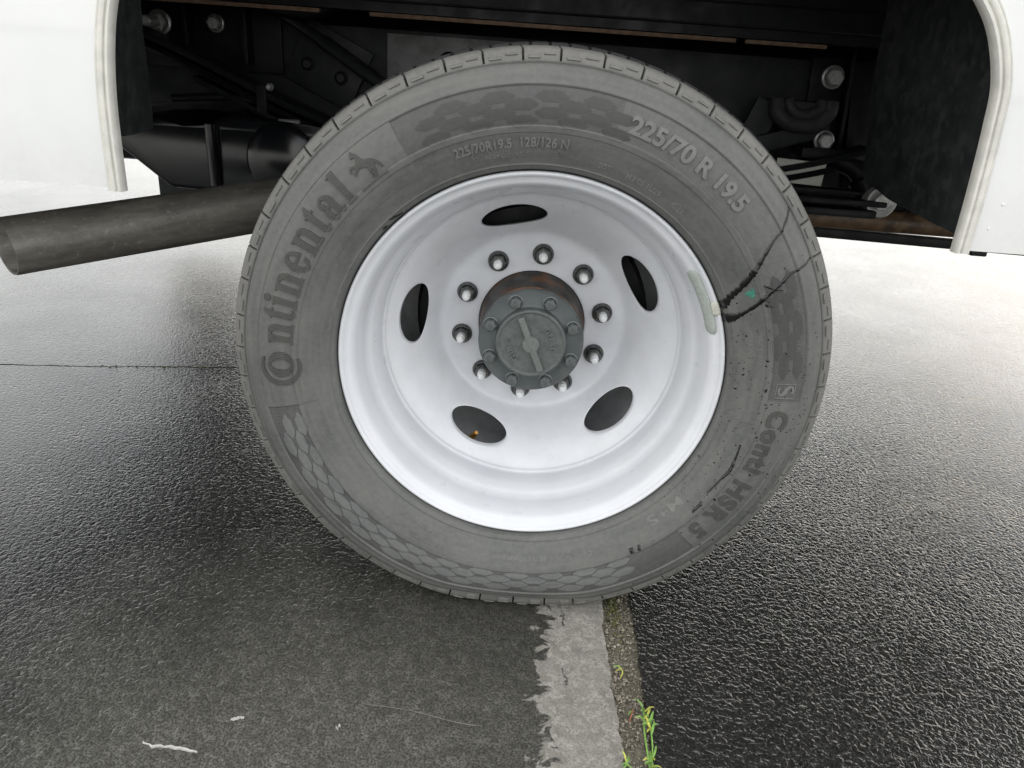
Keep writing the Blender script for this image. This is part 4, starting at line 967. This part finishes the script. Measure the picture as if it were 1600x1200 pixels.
# exhaust tailpipe, open end at the left
def pipe_obj():
    A, B = Vector((-0.832, 0.200, 0.060)), Vector((-0.15, 0.745, 0.148)); d = (B-A); L = d.length
    bm = bmesh.new(); n = 48; prof = [(0.0425, 0.30), (0.0428, 0.002), (0.0440, 0.0), (0.0452, 0.0), (0.0458, 0.003), (0.0458, 0.25), (0.0458, 0.5), (0.0458, L)]
    rings = [[bm.verts.new((y+(0.0 if y > 0.2 else -0.22*r*math.cos(2*PI*k/n)), r*math.cos(2*PI*k/n), r*math.sin(2*PI*k/n))) for k in range(n)] for r, y in prof]
    for a, b in zip(rings, rings[1:]):
        for k in range(n): bm.faces.new((a[k], a[(k+1) % n], b[(k+1) % n], b[k]))
    for fc in bm.faces:
        if all(math.hypot(v.co.y, v.co.z) < 0.0432 for v in fc.verts): fc.material_index = 1
    o = bm_obj('exhaust_pipe', bm, M['pipe'], truck, sharp=30); o.data.materials.append(M['rubber_dark'])
    o.rotation_mode = 'QUATERNION'; o.rotation_quaternion = d.to_track_quat('X', 'Z'); o.location = A+Vector((0, 0, HUB)); return o
tag(pipe_obj(), 'sooty grey-brown exhaust pipe open at its left end')
# right-hand side: shackle, bump stop, plates, tube
part('shackle', 'black', lambda bm: (add_box(bm, Vector((0.573, 0.745, 0.335)), (0.070, 0.014, 0.190), Matrix.Rotation(math.radians(-3), 3, 'Y'), 0.006), add_box(bm, Vector((0.612, 0.735, 0.350)), (0.008, 0.04, 0.20), Matrix.Rotation(math.radians(-3), 3, 'Y'), 0.003)))
bolt('shackle_bolt', (0.577, 0.728, 0.392), 0.018, 0.014); bolt('shackle_bolt', (0.573, 0.690, 0.272), 0.016, 0.014)
def bump_stop(bm):
    add_box(bm, Vector((0.515, 0.720, 0.335)), (0.125, 0.06, 0.018), None, 0.006)
    add_tube(bm, smooth_curve([(0.465, 0.695, 0.345), (0.470, 0.690, 0.318), (0.500, 0.688, 0.300), (0.545, 0.688, 0.302), (0.570, 0.690, 0.325), (0.572, 0.695, 0.345)], 8), 0.016, 14)
    add_tube(bm, smooth_curve([(0.485, 0.690, 0.345), (0.495, 0.685, 0.326), (0.520, 0.684, 0.318), (0.548, 0.685, 0.330), (0.552, 0.690, 0.345)], 8), 0.011, 14)
part('bump_stop', 'rubber_dark', bump_stop)
part('spring_bracket', 'frame', lambda bm: (add_box(bm, Vector((0.500, 0.700, 0.272)), (0.170, 0.012, 0.034), Matrix.Rotation(math.radians(-17), 3, 'Y'), 0.004), add_box(bm, Vector((0.440, 0.705, 0.300)), (0.055, 0.010, 0.085), Matrix.Rotation(math.radians(20), 3, 'Y'), 0.006)))
part('hanger_casting', 'black', lambda bm: (add_box(bm, Vector((0.590, 0.690, 0.248)), (0.130, 0.05, 0.022), None, 0.006), add_tube(bm, smooth_curve([(0.59, 0.69, 0.245), (0.645, 0.68, 0.225), (0.670, 0.67, 0.195), (0.69, 0.66, 0.170)], 6), [0.022]*10+[0.030]*9, 16)))
part('hanger_casting', 'black', lambda bm: add_box(bm, Vector((0.66, 0.76, 0.30)), (0.05, 0.03, 0.26), Matrix.Rotation(math.radians(-8), 3, 'Y'), 0.01))
bm = bmesh.new(); add_lathe(bm, [(0.014, 0.63), (0.030, 0.626), (0.034, 0.632), (0.034, 0.70), (0.0, 0.70)], 32, c=(0.692, 0, 0.168)); add_lathe(bm, [(0.016, 0.634), (0.016, 0.620), (0.0, 0.618)], 20, c=(0.692, 0, 0.168)); bm_obj('spring_eye', bm, M['steel_bolt'], truck, WC)
part('bracket_plate', 'clip', lambda bm: (add_box(bm, Vector((0.525, 0.655, 0.211)), (0.100, 0.003, 0.046), Matrix.Rotation(math.radians(2), 3, 'Y'), 0.001)), smooth=False)
part('cross_bar', 'black', lambda bm: (add_box(bm, Vector((0.50, 0.64, 0.163)), (0.40, 0.05, 0.012), None, 0.004), add_box(bm, Vector((0.46, 0.632, 0.143)), (0.44, 0.05, 0.016), None, 0.004), add_box(bm, Vector((0.56, 0.66, 0.178)), (0.30, 0.03, 0.010), None, 0.003)))
part('metal_tube', 'tube', lambda bm: add_tube(bm, [(0.25, 0.80, 0.104), (1.9, 0.80, 0.098)], 0.024, 32))
part('chassis_rail', 'black', lambda bm: add_box(bm, Vector((0.80, 0.90, 0.048)), (1.5, 0.03, 0.022), Matrix.Rotation(math.radians(1.0), 3, 'Y'), 0.003))

# ------------------------------------------------------------------ small things on the ground
def blade(bm, base, tip, w, bend=0.3, up=0.004):
    a, b = Vector(base), Vector(tip); d = b-a; s = d.cross(Vector((0, 0, 1)))
    if s.length < 1e-6: s = Vector((1, 0, 0))
    s.normalize(); prev = None
    for k in range(6):
        t = k/5; p = a+d*t+Vector((0, 0, up*math.sin(PI*t)))+s*bend*d.length*0.25*math.sin(PI*t); ww = w*math.sin(PI*min(0.97, 0.12+0.88*t))**0.7
        cur = [bm.verts.new(p-s*ww/2), bm.verts.new(p+Vector((0, 0, -ww*0.25))), bm.verts.new(p+s*ww/2)]
        if prev:
            for q in range(2): bm.faces.new((prev[q], prev[q+1], cur[q+1], cur[q]))
        prev = cur
def weed(loc, stems, nleaf, label, seed, leafm='leaf'):
    R = random.Random(seed)
    root = bpy.data.objects.new('weed', None); COL.objects.link(root); root.location = loc
    for (pts, rad, m) in stems:
        bm = bmesh.new(); add_tube(bm, smooth_curve(pts, 5), rad, 8); bm_obj('stem', bm, M[m], root)
        P = smooth_curve(pts, 10)
        for i in range(nleaf):
            t = R.uniform(0.35, 1.0) if nleaf < 9 else R.choice([R.uniform(0.08, 0.3), R.uniform(0.75, 1.0), R.uniform(0.8, 1.0)])
            p = P[int(t*(len(P)-1))]; a = R.uniform(0, 6.28); L = R.uniform(0.010, 0.020)
            bm = bmesh.new(); blade(bm, p, (p[0]+L*0.75*math.cos(a), p[1]+L*math.sin(a)*0.9+0.004, p[2]+R.uniform(0.002, 0.012)), R.uniform(0.0024, 0.0036), R.uniform(-0.6, 0.6))
            bm_obj('leaf', bm, M['leaf' if R.random() < 0.75 else 'leaf_yellow'], root)
    tag(root, label, 'weed', 'weeds in the paving joint'); return root
weed((0.179, -0.292, -0.004), [([(0, 0, 0), (-0.003, 0.022, 0.010), (-0.004, 0.050, 0.016), (-0.002, 0.080, 0.022)], 0.0011, 'leaf'), ([(0, 0, 0), (0.004, 0.03, 0.012), (0.004, 0.058, 0.018)], 0.0010, 'leaf')], 13, 'bright green weed with narrow leaves sprouting at the right edge of the joint', 5)
weed((0.158, -0.300, -0.004), [([(0, 0, 0), (-0.004, 0.008, 0.008), (-0.010, 0.010, 0.010), (-0.014, 0.006, 0.006)], 0.0010, 'leaf')], 3, 'tiny curled weed shoot at the bottom edge of the picture', 9)
weed((0.157, -0.140, -0.004), [([(0, 0, 0), (0.003, 0.008, 0.005), (-0.002, 0.018, 0.006)], 0.0008, 'leaf_yellow')], 2, 'thin yellowish seedling lying in the joint halfway to the tyre', 11)
weed((0.161, -0.215, -0.004), [([(0, 0, 0), (0.004, 0.010, 0.004), (0.006, 0.018, 0.003)], 0.0009, 'stem_red')], 1, 'reddish sprig lying in the joint above the bright green weed', 12)
bm = bmesh.new(); add_tube(bm, smooth_curve([(-0.178, -0.226, 0.004), (-0.12, -0.232, 0.005), (-0.06, -0.244, 0.004), (-0.028, -0.248, 0.005)], 8), 0.0004, 6)
tag(bm_obj('dry_straw', bm, M['straw']), 'thin pale dry straw lying on the wet asphalt', 'straw')
def glint(x, y, L, W, rot, label, seed):
    """glint off a water edge, modelled solid: a jagged ribbon with thickness"""
    rr = np.random.default_rng(seed); bm = bmesh.new(); n = 16; top = []
    off = np.cumsum(rr.normal(0, W*0.9, n)); off -= np.linspace(off[0], off[-1], n)
    for k in range(n):
        u = -L+2*L*k/(n-1); w = W*rr.uniform(0.25, 1.5)*math.sin(PI*(0.06+0.88*k/(n-1))); row = []
        for sgn in (1, -1):
            px, py = u, off[k]+sgn*w; row.append((x+px*math.cos(rot)-py*math.sin(rot), y+px*math.sin(rot)+py*math.cos(rot)))
        z = 0.0022+0.0016*rr.random()
        top.append([bm.verts.new((*row[0], z)), bm.verts.new((*row[1], z-0.0004)), bm.verts.new((*row[1], 0.0004)), bm.verts.new((*row[0], 0.0004))])
    for p, q in zip(top, top[1:]):
        for k in range(4): bm.faces.new((p[k], p[(k+1) % 4], q[(k+1) % 4], q[k]))
    bm.faces.new(top[0][::-1]); bm.faces.new(top[-1])
    tag(bm_obj('glint_ribbon', bm, M['glint'], smooth=False), label, 'glint', 'modelled glints on the wet asphalt')  # pale ribbon shaped as a glint along a water-film edge
glint(-0.330, -0.262, 0.008, 0.0013, 0.35, 'small modelled flake on the asphalt just above the long ragged one', 1)
glint(-0.392, -0.310, 0.034, 0.0013, -0.10, 'long ragged modelled flake at the lower left of the asphalt', 2)
glint(-0.205, -0.262, 0.003, 0.0016, 0.2, 'tiny modelled flake left of the dry straw', 3)
